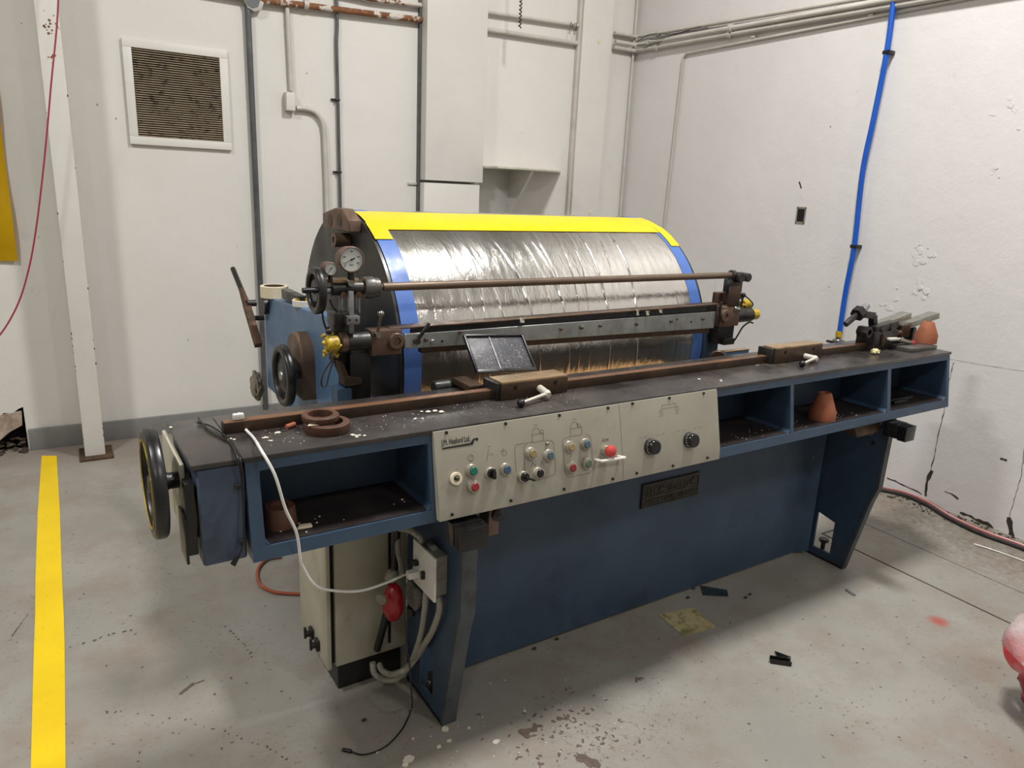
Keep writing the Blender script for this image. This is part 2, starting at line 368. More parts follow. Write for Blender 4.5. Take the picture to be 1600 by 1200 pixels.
# crack lines in the right wall: thin recessed looking dark slivers set in the joint
def crack(pts,wd,jit,name='panel_joint',mat='dirt_dark',X=RXW):
    q=BM(); P=[RX(x,y,X-.0015) for x,y in pts]; n=[]
    for a,c in zip(P,P[1:]):
        k=max(2,int((c-a).length/.02))
        for i in range(k): n.append(a.lerp(c,i/k))
    n.append(P[-1]); L=[];R=[]
    for i,p in enumerate(n):
        t=(n[min(i+1,len(n)-1)]-n[max(i-1,0)]).normalized(); s=Vector((0,-t.z,t.y)); j=random.uniform(-jit,jit); ww=wd*random.uniform(.4,1.3)
        L.append(q.verts.new(p+s*(j+ww))); R.append(q.verts.new(p+s*(j-ww)))
    for i in range(len(n)-1): q.faces.new((L[i],L[i+1],R[i+1],R[i]))
    return ob(name,q,mat,wr)
crack([(1490,566),(1482,600),(1476,640),(1466,680),(1458,720),(1451,745)],.0022,.002)
crack([(1456,735),(1449,752),(1446,775)],.010,.004)
crack([(1611,640),(1603,690),(1596,740),(1585,780),(1577,806)],.0016,.003)
crack([(1576,808),(1578,822),(1581,838)],.012,.003)
crack([(1395,548),(1440,554),(1490,562),(1540,571),(1600,580)],.0007,.001)
crack([(1386,747),(1410,757),(1440,772)],.004,.004); crack([(1500,800),(1530,812),(1560,830)],.008,.008)
crack([(1118,440),(1113,490),(1105,545)],.0006,.0006)
# flaking plaster relief
def flake(x,y,r,k=9):
    for i in range(k):
        q=BM(); p=RX(x+random.gauss(0,r),y+random.gauss(0,r*1.3),RXW); s=random.uniform(.006,.022)
        pts=[(p.y+s*random.uniform(.4,1.2)*math.cos(a),p.z+s*random.uniform(.4,1.2)*math.sin(a)) for a in [j*math.pi/3.5 for j in range(7)]]
        prism(q,pts,0,RXW-.0010-random.random()*.0018,RXW+.001)
        yield q
def merged(gen):
    q=BM()
    for g in gen: merge(q,g)
    return q
for (x,y,r,k) in((1443,400,9,16),(1441,450,7,10),(1575,180,9,5),(1395,470,8,5),(1560,270,8,4)):
    ob('flaking_paint',merged(flake(x,y,r,k)),'wall_right_paint',wr,kind='stuff')
crack([(1433,455),(1440,453),(1448,458),(1450,464)],.0012,.001,'plaster_chip')
crack([(1476,768),(1486,771),(1497,780)],.004,.002,'plaster_chip')
crack([(1563,716),(1573,720)],.005,.002,'plaster_chip'); crack([(1249,284),(1252,294)],.006,.002,'plaster_chip')
# baseboard band
b=BM(); box(b,-.275,.0,BYW-.03,BYW,0,.125,.004); box(b,.0,3.4,BYW-.022,BYW,0,.12,.004); ob('baseboard_back',b,'grey_paint',frame='r',kind='structure')
# steel post left
b=BM(); box(b,-.006,.096,4.58,4.862,.0,CZ,.004); post=ob('trim_1',b,'wall_trim',frame='r',kind='structure')
b=BM(); box(b,-.035,.135,4.52,4.74,0,.012,.003); ob('base_plate',b,'rust_steel',post,label='rusty floor plate')
b=BM()
for i in range(26):
    x=random.gauss(.045,.022); z=random.gauss(2.27,.035) if i<18 else random.uniform(2.1,2.15)
    x=min(max(x,.0),.09); r=random.uniform(.002,.0065); cyl(b,(x,4.5805,z),(x,4.579,z),r,seg=8)
ob('rust_spots',b,'pipe_rusty',post,kind='stuff',label='cluster of orange rust spots')
b=BM()
for i in range(22):
    z=random.uniform(.05,.75) if i<16 else random.uniform(.8,2.2); x=random.choice((-.005,.095)); sph(b,Vector((x,4.581,z)),random.uniform(.002,.005),6,(1,.3,1.8))
ob('paint_chips',b,'dirt_dark',post,kind='stuff')
# boxed chase in two sections
b=BM(); box(b,2.17,2.62,4.75,BYW,1.632,CZ,.003); ch=ob('trim_2',b,'wall_trim',frame='r',kind='structure')
b=BM(); box(b,2.17,2.605,4.765,BYW,0,1.615,.003); ob('lower_panel',b,'wall_trim',ch)
b=BM(); box(b,2.157,2.169,4.835,BYW,0,CZ,.002); ob('side_batten',b,'pipe_grey',ch)
# timber post right
b=BM(); 
L=RY(914,0,4.82).x; R=RY(966,0,4.82).x
right=[(R-.02+random.uniform(-.006,.006)-.035*(1-k/14.),k*CZ/14) for k in range(15)]
prism(b,[(L,0)]+right+[(L,CZ)],1,4.82,BYW,.002)
tp=ob('trim_3',b,'wall_trim',frame='r',kind='structure')
b=BM(); box(b,L-.028,L-.002,4.835,BYW,0,CZ,.002); ob('side_batten',b,'pipe_white',tp,label='narrow dirty strip along the post')
for (x,y) in((936,65),(922,332)):
    q=BM(); p=RY(x,y,4.82); cyl(q,(p.x,4.8205,p.z),(p.x,4.817,p.z),.016,seg=18); ob('filled_hole',q,'mask_tape',tp,label='round tan filler patch')
#==================================================================== WALL FITTINGS
# ventilation grille
P0=RY(189,58,4.87);P1=RY(352,80,4.87);P2=RY(363,236,4.87);P3=RY(203,224,4.87)
gx0,gx1=.385,.935; gz1,gz0=(P0.z+P1.z)/2,(P2.z+P3.z)/2
vt=thing('wall_vent',(.66,BYW-.02,gz0),'dirty brown louvred vent in a white frame high on the back wall','vent','r')
b=BM(); w_=.045
box(b,gx0,gx1,BYW-.022,BYW-.001,gz1-w_,gz1,.003); box(b,gx0,gx1,BYW-.022,BYW-.001,gz0,gz0+w_,.003)
box(b,gx0,gx0+w_,BYW-.022,BYW-.001,gz0+w_,gz1-w_,.003); box(b,gx1-w_,gx1,BYW-.022,BYW-.001,gz0+w_,gz1-w_,.003); ob('frame',b,'wall_trim',vt)
b=BM(); box(b,gx0+w_,gx1-w_,BYW-.003,BYW-.0012,gz0+w_,gz1-w_); ob('backing',b,'slot_dark',vt)
pm('slat_dirty','9a8c76','8a7c66',18,.7,dirt='3b3025',ds=26,dlo=.55,dhi=.62,dm=.8)
ns=38; hh=(gz1-gz0-2*w_)/ns; me=None
for i in range(ns):
    z=gz0+w_+hh*(i+.5)
    if me is None:
        q=BM(); prism(q,[(-.008,-hh*.42),(-.006,-hh*.46),(.009,hh*.30),(.007,hh*.36)],0,-(gx1-gx0-2*w_)/2,(gx1-gx0-2*w_)/2)
        o=ob('slat',q,'slat_dirty',vt); me=o.data; o.location=Vector((.66,BYW-.011,z))-INFO[vt][0]
        o.location.x=(gx0+gx1)/2-.66; base0=o
    else:
        o=base0.copy(); COL.objects.link(o); o.location.z=z-gz0
# conduits
def run(name,pts,r,mat,label,cat='pipe',clips=(),group=None,frame='r',seg=10,n=0,clipmat='pipe_white',clipr=None):
    t=thing(name,pts[0],label,cat,frame,group); q=BM(); tube(q,pts,r,seg,n); ob('tube',q,mat,t)
    for cpt,ax in clips:
        q=BM(); k=r*1.45 if clipr is None else clipr; cpt=Vector(cpt)
        if ax=='z': box(q,cpt.x-k,cpt.x+k,cpt.y-k,cpt.y+k,cpt.z-.006,cpt.z+.006,.002); box(q,cpt.x-2.6*k,cpt.x+k,cpt.y+k*.4,cpt.y+k,cpt.z-.006,cpt.z+.006)
        else: cyl(q,cpt-Vector(ax)*.014,cpt+Vector(ax)*.014,k,seg=14)
        ob('clip',q,clipmat,t)
    return t
a=RY(389,0,BYW-.025); bb=RY(404.5,440,BYW-.025)
x0=(a.x+bb.x)/2
run('conduit',[(x0-.005,BYW-.025,CZ),(x0,BYW-.025,1.2),(x0,BYW-.025,.1)],.018,'pipe_grey','grey steel conduit running down the back wall right of the vent',group=None)
p=RY(397,5,BYW-.04)
t=thing('conduit_fitting',p,'white octagonal junction fitting at the top of the grey conduit','junction box','r')
b=BM(); lathe(b,[(.0,0),(.052,0),(.056,.006),(.056,.045),(.045,.05),(0,.05)],(p.x+.0,BYW-.001,p.z+.01),(0,-1,0),8,False); ob('body',b,'pipe_white',t)
b=BM(); cyl(b,(p.x-.01,BYW-.05,p.z+.01),(p.x-.01,BYW-.054,p.z+.01),.04,seg=8); ob('cover',b,'pipe_grey',t)
# white conduit to box then curved conduit
pa=RY(448,0,BYW-.02); pb=RY(455,142,BYW-.02); jx=RY(452,158,BYW-.03)
run('conduit',[(pa.x-.01,BYW-.02,CZ),(pa.x,BYW-.02,pa.z),(pb.x,BYW-.02,pb.z)],.014,'pipe_white','short white conduit dropping from the ceiling into the switch box')
t=thing('junction_box',(jx.x,BYW,jx.z-.05),'small cream utility box on the back wall between two white conduits','junction box','r')
w1=RY(445,143,BYW-.05);w2=RY(462,174,BYW-.05)
b=BM(); box(b,w1.x+.005,w2.x,BYW-.05,BYW-.001,w2.z,w1.z,.004); ob('body',b,'pipe_white',t)
b=BM(); box(b,w1.x+.008,w2.x-.003,BYW-.053,BYW-.05,w2.z+.003,w1.z-.003,.001); ob('cover',b,'wall_trim',t)
pts=[RY(x,y,BYW-.022) for x,y in((463,169),(478,170),(492,175),(502,187),(506,202),(508,240),(511,330))]; pts.append(Vector((pts[-1].x,BYW-.022,.13)))
run('conduit',pts,.015,'pipe_white','white conduit that bends from the utility box down behind the drum',n=4)
# black cable with clips
pts=[RY(x,y,BYW-.02) for x,y in((524,-20),(526,0),(527,40),(526,70),(528,150),(530,250),(532,330))]; pts.append(Vector((pts[-1].x,BYW-.02,.13)))
c1=RY(527,156,BYW-.02);c2=RY(530,269,BYW-.02)
run('wall_cable',pts,.010,'pipe_grey','dark grey cable clipped straight down the back wall behind the drum','cable',clips=((c1,'z'),(c2,'z')),n=4,clipmat='dark_metal')
# pipes behind the chase
def hp(pxa,pxb,Y,x0,x1):
    A=RY(*pxa,Y);B=RY(*pxb,Y); k=(B.z-A.z)/(B.x-A.x); k*=.3; zc=(A.z+B.z)/2; xc=(A.x+B.x)/2
    return [(x0,Y,zc+k*(x0-xc)),(x1,Y,zc+k*(x1-xc))]
q=hp((415,2),(657,31),BYW-.035,.2,2.168)
a=RY(415,1,BYW-.035);c=RY(657,31,BYW-.035)
run('wall_pipe',[(LX+.01,BYW-.035,a.z+.02),a,c,(2.168,BYW-.035,c.z)],.019,'pipe_rusty','rust-flaked pipe crossing the top of the back wall left of the boxed chase',clips=((RY(478,7,BYW-.035),(1,0,0)),))
a=RY(581,-1,BYW-.035);c=RY(657,8,BYW-.035)
run('wall_pipe',[(1.0,BYW-.035,a.z+.02),a,c,(2.168,BYW-.035,c.z)],.014,'pipe_rusty','thinner rusty pipe just above the rust-flaked pipe')
for (A,B,r,lb) in(((765,20),(908,41),.012,'thin white pipe between chase and timber post, upper of two'),((765,47),(908,69),.016,'white pipe between chase and timber post, lower of two')):
    a=RY(*A,BYW-.03);c=RY(*B,BYW-.03); run('wall_pipe',[(2.622,BYW-.03,a.z),(L-.03,BYW-.03,c.z)],r,'pipe_white',lb)
# wire ties on upper pipe
q=BM(); a=RY(895,42,BYW-.05); tube(q,[a+Vector((-.03,0,-.05)),a+Vector((-.02,0,.03)),a,a+Vector((.02,0,-.05)),a+Vector((.03,0,.03)),a+Vector((-.02,0,-.01))],.0018,5); ob('wire_tie',q,'hose_black',None,'r','twisted dark wire tied round the thin pipe left of the timber post','wire')
# hanging twisted hook
q=BM(); a=RY(814,0,4.6); c=RY(812,44,4.6); pts=[]
for i in range(60):
    k=i/59; p=a.lerp(c,k); pts.append(p+Vector((.008*math.cos(k*44),.008*math.sin(k*44),0)))
tube(q,[a+Vector((0,0,CZ-a.z))]+pts,.004,5,0); ob('twisted_hanger',q,'black_paint',None,'r','black twisted rod hanging from above in front of the back wall','hanger')
# corner conduit & right wall pipes
a=RY(993,70,BYW-.02)
p=RX(993,74,RXW-.02);
cx=RY(980,200,BYW-.02)
run('conduit',[(cx.x,BYW-.02,CZ),(cx.x,BYW-.02,.1)],.011,'pipe_white','thin pale conduit running down the back wall beside the corner')
a=RY(963,50,BYW-.03);
def rwp(pA,pB,off,r,lb,cl=()):
    A=RX(*pA,RXW-off);B=RX(*pB,RXW-off); z=(A.z+B.z)/2
    zA=A.z; kk=(B.z-A.z)/(B.y-A.y)
    pts=[(R+.005,BYW-off,A.z+kk*(BYW-off-A.y)),(RXW-off-.04,BYW-off,A.z+kk*(BYW-off-A.y)),(RXW-off,BYW-off-.04,A.z+kk*(BYW-off-.04-A.y)),(RXW-off,1.0,A.z+kk*(1.0-A.y))]
    return run('wall_pipe',pts,r,'pipe_white',lb,clips=[((RXW-off,RX(x,y,RXW-off).y,A.z+kk*(RX(x,y,RXW-off).y-A.y)),(0,1,0)) for x,y in cl])
rwp((1029,51.6),(1332,0),.03,.014,'topmost white pipe along the right wall turning the corner',((1028,52),))
rwp((1029,64),(1390,0),.045,.017,'middle white pipe of the bundle along the right wall',((1013,66),(1142,43)))
rwp((1029,73),(1447,0),.03,.017,'lowest white pipe of the bundle along the right wall',((1027,72),(1140,52)))
A=RX(1068,84,RXW-.015);B=RX(1497,0,RXW-.015);D=RX(1038,350,RXW-.015)
zt=(A.z+B.z)/2
run('conduit',[(RXW-.015,1.0,B.z+(B.z-A.z)/(B.y-A.y)*(1-B.y)),(RXW-.015,A.y-.03,A.z),(RXW-.015,A.y,A.z-.03),(RXW-.015,D.y,D.z),(RXW-.015,D.y,.1)],.0085,'pipe_white','thin white conduit that turns down the right wall left of the blue hose',clips=((RX(1362,24,RXW-.015),(0,1,0)),(RX(1178,58,RXW-.015),(0,1,0))))
q=BM()
for k in range(3):
    a=RX(990+random.uniform(0,30),68+random.uniform(-8,8),RXW-.07); tube(q,[a,a+Vector((0,-.12,random.uniform(-.03,.05))),a+Vector((.02,-.35,.0+random.uniform(-.01,.01))),a+Vector((.02,-.62,random.uniform(-.02,.01)))],.0026,5,4)
ob('loose_wires',q,'hose_black',None,'r','thin tangled wires lying over the pipe bundle in the corner','wire')
# shelf bracket
sa=RY(757,262,BYW);sb=RY(870,266,BYW)
t=thing('wall_shelf',(2.9,BYW,sa.z-.3),'small cream shelf on a triangular bracket beside the boxed chase','shelf','r')
zz=sa.z
X0=RY(795,335,BYW).x; YF=RX(833,268,X0).y; EX=RY(870,266,YF).x
b=BM(); prism(b,[(2.625,BYW-.001),(EX+.25,BYW-.001),(EX,YF-.01),(2.625,YF-.01)],2,zz-.008,zz+.008,.002); ob('board',b,'cream_metal',t)
b=BM(); prism(b,[(BYW-.001,zz-.008),(YF,zz-.008),(BYW-.001,zz-.36)],0,X0-.01,X0+.01); ob('bracket',b,'wall_trim',t)
b=BM(); box(b,2.625,3.06,BYW-.012,BYW-.001,1.375,1.385); ob('lower_rail',b,'wall_trim',t)
q=BM(); p=RY(648,287,BYW-.01); box(q,p.x-.05,p.x+.02,BYW-.012,BYW-.001,p.z-.008,p.z+.008,.002); ob('pipe_strap',q,'pipe_white',None,'r','small white metal strap on the back wall left of the boxed chase','strap')
# open outlet hole on right wall
t=thing('wall_box',(RXW,3.1,RX(1250,350,RXW).z),'empty open outlet box set in the right wall left of the blue hose','outlet box','r')
A=RX(1246,323,RXW-.004);B=RX(1259,322,RXW-.004);Cc=RX(1256,350,RXW-.004);y1,y0=A.y,RX(1258,335,RXW-.004).y; z1=A.z;z0=Cc.z
b=BM(); box(b,RXW-.004,RXW-.0005,y0,y1,z1-.012,z1); box(b,RXW-.004,RXW-.0005,y0,y1,z0,z0+.012); box(b,RXW-.004,RXW-.0005,y0-.002,y0+.006,z0,z1); box(b,RXW-.004,RXW-.0005,y1-.006,y1+.002,z0,z1); ob('rim',b,'grey_plastic',t)
b=BM(); box(b,RXW-.0015,RXW-.0008,y0+.005,y1-.005,z0+.01,z1-.01); ob('dark_cavity',b,'slot_dark',t)
# blue hose & valve
t=thing('air_hose',RX(1311,522,RXW-.04),'bright blue air line clipped down the right wall to a brass valve','hose','r')
pts=[RX(x,y,RXW-.04) for x,y in((1401,-40),(1396.5,0),(1386,80),(1365,186),(1348,268),(1335,384),(1322,452),(1312,519))]
q=BM(); tube(q,pts,.0155,12,5); ob('hose',q,'blue_hose',t)
for x,y in((1386,82),(1335,385)):
    p=RX(x,y,RXW-.04); q=BM(); box(q,p.x-.017,RXW-.001,p.y-.024,p.y+.019,p.z-.010,p.z+.010,.004); ob('hose_clip',q,'black_plastic',t,label='black clip')
p=RX(1311,521,RXW-.04); k=mpp(p,'r')
q=BM(); cyl(q,p+Vector((0,0,-.02)),p+Vector((0,0,.015)),.02,seg=6); ob('brass_nut',q,'yellow_paint',t,label='brass nut')
q=BM(); cyl(q,p+Vector((0,0,-.12)),p+Vector((0,0,-.02)),.017,bev=.003); cyl(q,p+Vector((0,-.045,-.05)),p+Vector((0,.03,-.05)),.014,bev=.002); sph(q,p+Vector((0,0,-.05)),.024,12); ob('valve',q,'chrome',t)
q=BM(); barbox(q,p+Vector((-.02,.0,-.055)),p+Vector((-.03,.055,-.055)),.02,.014,bev=.004); ob('valve_lever',q,'dark_metal',t)
# yellow sheet, red wire at left
a=RY(0,208,4.84);c=RY(21,408,4.84)
q=BM(); 
def grd(q,n,m,fn,smooth=True):
    g=[[q.verts.new(fn(i/n,j/m)) for j in range(m+1)] for i in range(n+1)]
    for i in range(n):
        for j in range(m): f=q.faces.new((g[i][j],g[i+1][j],g[i+1][j+1],g[i][j+1])); f.smooth=smooth
x1=RY(14,300,4.84).x
grd(q,8,24,lambda s,tt:Vector((x1-.5*(1-s),4.845+.012*math.sin(9*tt+3*s)*(1-tt*.3),c.z+(2.05-c.z)*tt-.0*s)))
bmesh.ops.solidify(q,geom=q.faces[:],thickness=.004)
ob('yellow_sheet',q,'yellow_sheet',None,'r','bright yellow plastic sheet hanging on the back wall at the far left','sheet')
pts=[RY(x,y,4.45) for x,y in((92,-60),(91,0),(88,50),(80,130),(74,200),(66,280),(56,360),(45,420),(28,475),(0,523),(-40,560))]
q=BM(); tube(q,pts,.0042,6,6); ob('red_wire',q,'red_wire',None,'r','thin red wire sagging in front of the white post at the far left','wire')
#==================================================================== FLOOR THINGS
ys=[(712,65,88.5),(800,59,93.5),(900,55.4,96.7),(960,55,99.5),(1010,53,101),(1200,48,102.5)]
q=BM(); row=[]
ext=[(2.0,None)]
for y,xa,xb in ys:
    row.append((Z(xa,y,.002,'r'),Z(xb,y,.002,'r')))
d=(row[-1][0]-row[-2][0]); row.append((row[-1][0]+d*2,row[-1][1]+d*2))
vs=[(q.verts.new(a),q.verts.new(c)) for a,c in row]
for A,B in zip(vs,vs[1:]): q.faces.new((B[0],B[1],A[1],A[0]))
q.normal_update()
ob('floor_tape',q,'floor_tape',None,'r','worn yellow marking tape running along the floor at the left','tape',recalc=False)
def card(pts,z,th,name,mat,label,cat):
    q=BM(); P=[Z(x,y,z,'r') for x,y in pts]; A=[q.verts.new((p.x,p.y,z+th)) for p in P];B=[q.verts.new((p.x,p.y,z-.0005)) for p in P]
    q.faces.new(A); q.faces.new(B[::-1])
    for i in range(len(P)): j=(i+1)%len(P); q.faces.new((A[i],B[i],B[j],A[j]))
    return ob(name,q,mat,None,'r',label,cat)
card([(1029,961),(1083,949),(1118,980),(1068,994)],.001,.0015,'stained_card','paper_card','dirty yellowed paper card lying on the floor in front of the machine','card')
card([(1094,915),(1136,922),(1138,932),(1098,930)],.001,.0015,'dark_sheet_scrap','seam_tape','dark shiny plastic scrap on the floor near the base plate','scrap')
p=Z(1219,1036,0,'r'); t=thing('black_plastic_clip',p,'small black angled plastic piece on the open floor right of the card','clip','r')
q=BM(); dx=(Z(1237,1041,0,'r')-Z(1204,1036,0,'r')).normalized(); dy=Vector((-dx.y,dx.x,0)); L_=(Z(1237,1041,0,'r')-Z(1204,1036,0,'r')).length
for off in(-.011,.011): obox(q,p+dy*off+Vector((0,0,.009)),dx,dy,(0,0,1),L_,.004,.018,.001)
obox(q,p+Vector((0,0,.003)),dx,dy,(0,0,1),L_,.022,.004,.001); ob('channel',q,'black_plastic',t)
q=BM(); a=Z(1213,1024,.0,'r'); prism(q,[(0,0),(.05,0),(.0,.03)],2,0,.004); q.transform(Matrix.Translation(a+Vector((-.01,-.01,.004)))@Matrix.Rotation(-.6,4,'Z')); ob('tab',q,'black_plastic',t)
q=BM(); a=Z(1322,922,.004,'r');c=Z(1336,930,.004,'r'); a=Z(1322,921,.004,'r'); barbox(q,a,c,.012,.006); ob('metal_strip',q,'galv',None,'r','small pale metal strip on the floor right of the far leg','strip')
q=BM(); tube(q,[Z(1522,850,.004,'r'),Z(1560,862,.004,'r'),Z(1620,884,.004,'r')],.0032,6,4); ob('white_rod',q,'white_plastic',None,'r','thin white rod lying on the floor near the right wall','rod')
# hoses along right wall
base=[(1340,752),(1362,760),(1412,770),(1450,786),(1487,808),(1537,831),(1600,854),(1660,880)]
cols=[('hose_black',.010,14,'black hose lying nearest the room of the bundle along the right wall'),('hose_red',.008,7,'dull red hose in the middle of the bundle along the right wall'),('pipe_white',.007,2,'pale grey hose between the red hoses along the right wall'),('hose_red',.008,-4,'dull red hose lying closest to the right wall')]
for k,(mt,r,off,lb) in enumerate(cols):
    pts=[]
    for x,y in base:
        p=Z(x,y,r,'r'); pts.append(Vector((min(p.x-off*.0022,RXW-.012)+random.uniform(-.004,.004),p.y,r+.001+(.004 if k in(1,2) else 0))))
    q=BM(); tube(q,pts,r,8,5); ob('floor_hose',q,mt,None,'r',lb,'hose',group=None)
q=BM()
for i in range(160):
    k=random.random(); a=Z(1366+k*234,760+k*90+random.uniform(-6,10),0,'r'); s=random.uniform(.002,.007)
    if a.x<RXW-.01: sph(q,Vector((a.x,a.y,s*.4)),s,5,(1,1.4,.5))
ob('wall_crumbs',q,'soil',None,'r','dusty brown crumbs of plaster along the foot of the right wall','debris',kind='stuff')
# orange air hose on floor at left
pts=[Z(x,y,.008,'r') for x,y in((440,870),(418,874),(405,886),(402,900),(408,915),(425,924),(445,927),(480,928),(540,925))]
q=BM(); tube(q,pts,.007,8,5); ob('air_line',q,'hose_orange',None,'r','orange hose looping on the floor beside the cream cabinet','hose')
# paint chips on the floor
q=BM()
for (x,y,s) in((697,1140,.014),(702,1158,.008),(686,1168,.009),(733,1138,.006),(638,1188,.018),(634,1195,.012),(776,1160,.012),(820,1112,.006),(589,1176,.005),(645,1155,.004)):
    a=Z(x,y,0,'r'); pts=[(a.x+s*random.uniform(.5,1.2)*math.cos(j*1.05),a.y+s*random.uniform(.4,1.)*math.sin(j*1.05)) for j in range(6)]; prism(q,pts,2,0,.003+s*.1)
for i in range(60):
    a=Z(random.uniform(620,1000),random.uniform(1060,1190),0,'r'); s=random.uniform(.001,.0028); sph(q,Vector((a.x,a.y,s*.4)),s,5,(1,1,.5))
ob('paint_chips',q,'crumb',None,'r','white paint flakes scattered on the floor round the near leg','debris',kind='stuff')
q=BM()
for (x,y) in((569,1127),(1084,921),(1165,935),(1172,930),(1075,935),(835,1015),(870,1000)):
    a=Z(x,y,0,'r'); sph(q,Vector((a.x,a.y,.005)),.006,6,(1.5,1,.8))
ob('dark_crumbs',q,'dirt_dark',None,'r','small dark crumbs under the front edge of the machine','debris',kind='stuff')
# red plastic bag at right edge
t=thing('plastic_bag',Z(1625,1060,0,'r'),'clear plastic bag with a red band, cut by the right edge','bag','r')
def lumpy(c,r,scale,seed,seg=28,amp=.18):
    q=bmesh.new(); bmesh.ops.create_icosphere(q,subdivisions=4,radius=1)
    for v in q.verts:
        n=noise.noise(v.co*2.2+Vector((seed,0,0)))*amp+abs(noise.noise(v.co*6+Vector((seed,3,0))))*amp*.7
        v.co=v.co*(1+n); v.co=Vector((v.co.x*r*scale[0],v.co.y*r*scale[1],v.co.z*r*scale[2]))+Vector(c)
    for f in q.faces: f.smooth=True
    return q
a=Z(1635,1100,0,'r')
ba=Z(1640,1090,.1,'r')
cb_=Vector((ba.x+.055,ba.y+.02,.23))
q=lumpy(cb_,.155,(1.0,1.0,.72),3,amp=.12); bmesh.ops.delete(q,geom=[f for f in q.faces if f.calc_center_median().z<.20],context='FACES'); ob('clear_top',q,'clear_bag',t)
q=lumpy(cb_,.157,(1.0,1.0,.72),3,amp=.12); bmesh.ops.delete(q,geom=[f for f in q.faces if not(.135<f.calc_center_median().z<.215)],context='FACES'); ob('red_band',q,'red_bag',t,label='shiny red band')
q=lumpy((ba.x+.085,ba.y-.02,.075),.11,(1.1,1.1,.72),8,amp=.22); ob('red_bottom',q,'red_bag_dark',t,label='dark red folded bottom')
# scuffs and chipped spots on the floor
q=BM()
def scuff(x,y,ln_,wd,ang):
    c=Z(x,y,.0003+random.random()*.0012,'r'); d=Vector((math.cos(ang),math.sin(ang),0)); n=Vector((-d.y,d.x,0)); pts=[]
    for k in range(8):
        a=k*math.pi/4; pts.append(c+d*ln_*math.cos(a)*random.uniform(.7,1.1)+n*wd*math.sin(a)*random.uniform(.5,1.2))
    q.faces.new([q.verts.new(p) for p in pts])
def fa(a,b): 
    A=Z(*a,0,'r');B=Z(*b,0,'r'); return math.atan2(B.y-A.y,B.x-A.x)
for a,b,n,w__ in(((18,995),(30,978),3,.004),((30,978),(45,958),3,.002),((60,925),(77,914),4,.003),((283,1083),(302,1068),4,.007),((308,1067),(318,1063),2,.003)):
    for k in range(n):
        tt=(k+.5)/n; scuff(a[0]+(b[0]-a[0])*tt,a[1]+(b[1]-a[1])*tt,.014,w__,fa(a,b))
for pl_,sz in(([(352,978),(365,990),(374,1000),(382,1010),(391,1021),(400,1031)],.008),([(112,1012),(145,1001),(168,994),(193,986),(218,979)],.010),([(168,1112),(190,1112),(235,1118),(290,1126),(318,1134),(350,1142),(368,1149),(392,1160),(415,1168),(430,1175),(450,1187),(470,1195)],.006)):
    for a,b in zip(pl_,pl_[1:]):
        for k in range(2): scuff(a[0]+(b[0]-a[0])*k/2+random.uniform(-3,3),a[1]+(b[1]-a[1])*k/2+random.uniform(-2,2),sz*random.uniform(.4,1.1),sz*random.uniform(.3,.7),random.uniform(0,3))
for k in range(230):
    if k<120: x,y=random.gauss(890,60),random.gauss(1140,34)
    elif k<170: x,y=random.uniform(10,460),random.uniform(760,1190)
    else: x,y=random.uniform(950,1590),random.uniform(960,1190)
    if 700<x<1590 and y>1075-(x-900)*.0 or k>=120:
        sz=random.uniform(.002,.008 if k<120 else .005); scuff(x,y,sz*1.4,sz*.7,random.uniform(0,3))
for x,y,l_ in((820,1145,.03),(838,1138,.022),(1000,1060,.016),(880,1120,.016),(925,1190,.03),(905,1185,.02)): 
    for k in range(4): scuff(x+random.uniform(-8,8),y+random.uniform(-4,4),l_*.7,l_*.4,random.uniform(0,3))
pm('chip_brown','52443a','63544a',30,.8)
ob('floor_scuffs',q,'chip_brown',fl,kind='stuff',label='brown chips and scuffs in the floor paint')
#==================================================================== BENCH MACHINE (front)
bn=thing('machine_bench',(1.85,1.75,0),'long blue steel machine bench with black top, open trays and a cream control panel','machine')
ZT,ZB=.993,.750; VF=1.60; UL,UR=.338,3.343
def fv(z): # front face v at height z
    return 1.56+(z-ZB)/(ZT-ZB)*(VF-1.56)
# body: casting with openings
b=BM()
def slopebox(b,u0,u1,z0,z1,vb,off=0.0):
    prism(b,[(fv(z0)+off,z0),(fv(z1)+off,z1),(vb,z1),(vb,z0)],0,u0,u1)
slopebox(b,UL,UR,.958,ZT-.012,1.92)      # top beam
slopebox(b,UL,UR,ZB,.782,1.92)      # bottom beam
def rib(u0,u1): slopebox(b,u0,u1,.782,.958,1.92,.0)
rib(UL,.368); rib(.79,1.845); rib(2.246,2.264); rib(2.865,2.888); rib(3.322,UR)
box(b,.36,3.33,1.79,1.92,.78,.96)
# tray corner gussets
for (u,s) in((.368,1),(.79,-1),(1.845,1),(2.246,-1),(2.264,1),(2.865,-1),(2.888,1),(3.322,-1)):
    for z,sz in((.782,1),(.958,-1)):
        prism(b,[(u,z),(u+s*.014,z),(u+s*.005,z+sz*.005),(u,z+sz*.014)],1,1.602 if sz<0 else 1.568,1.79)
body=ob('bench_body',b,'blue_paint',bn)
b=BM(); box(b,UL-.004,UR+.006,VF-.006,1.935,ZT-.012,ZT,.003); ob('bench_top',b,'black_top',bn,label='worn black steel top')
for (u0,u1) in((.369,.789),(1.846,2.245),(2.265,2.864),(2.889,3.321)):
    b=BM(); box(b,u0,u1,1.572,1.789,.7822,.7845); ob('tray_lining',b,'tray_floor',bn,label='dark tray floor')  # dark sheet covering each tray bottom
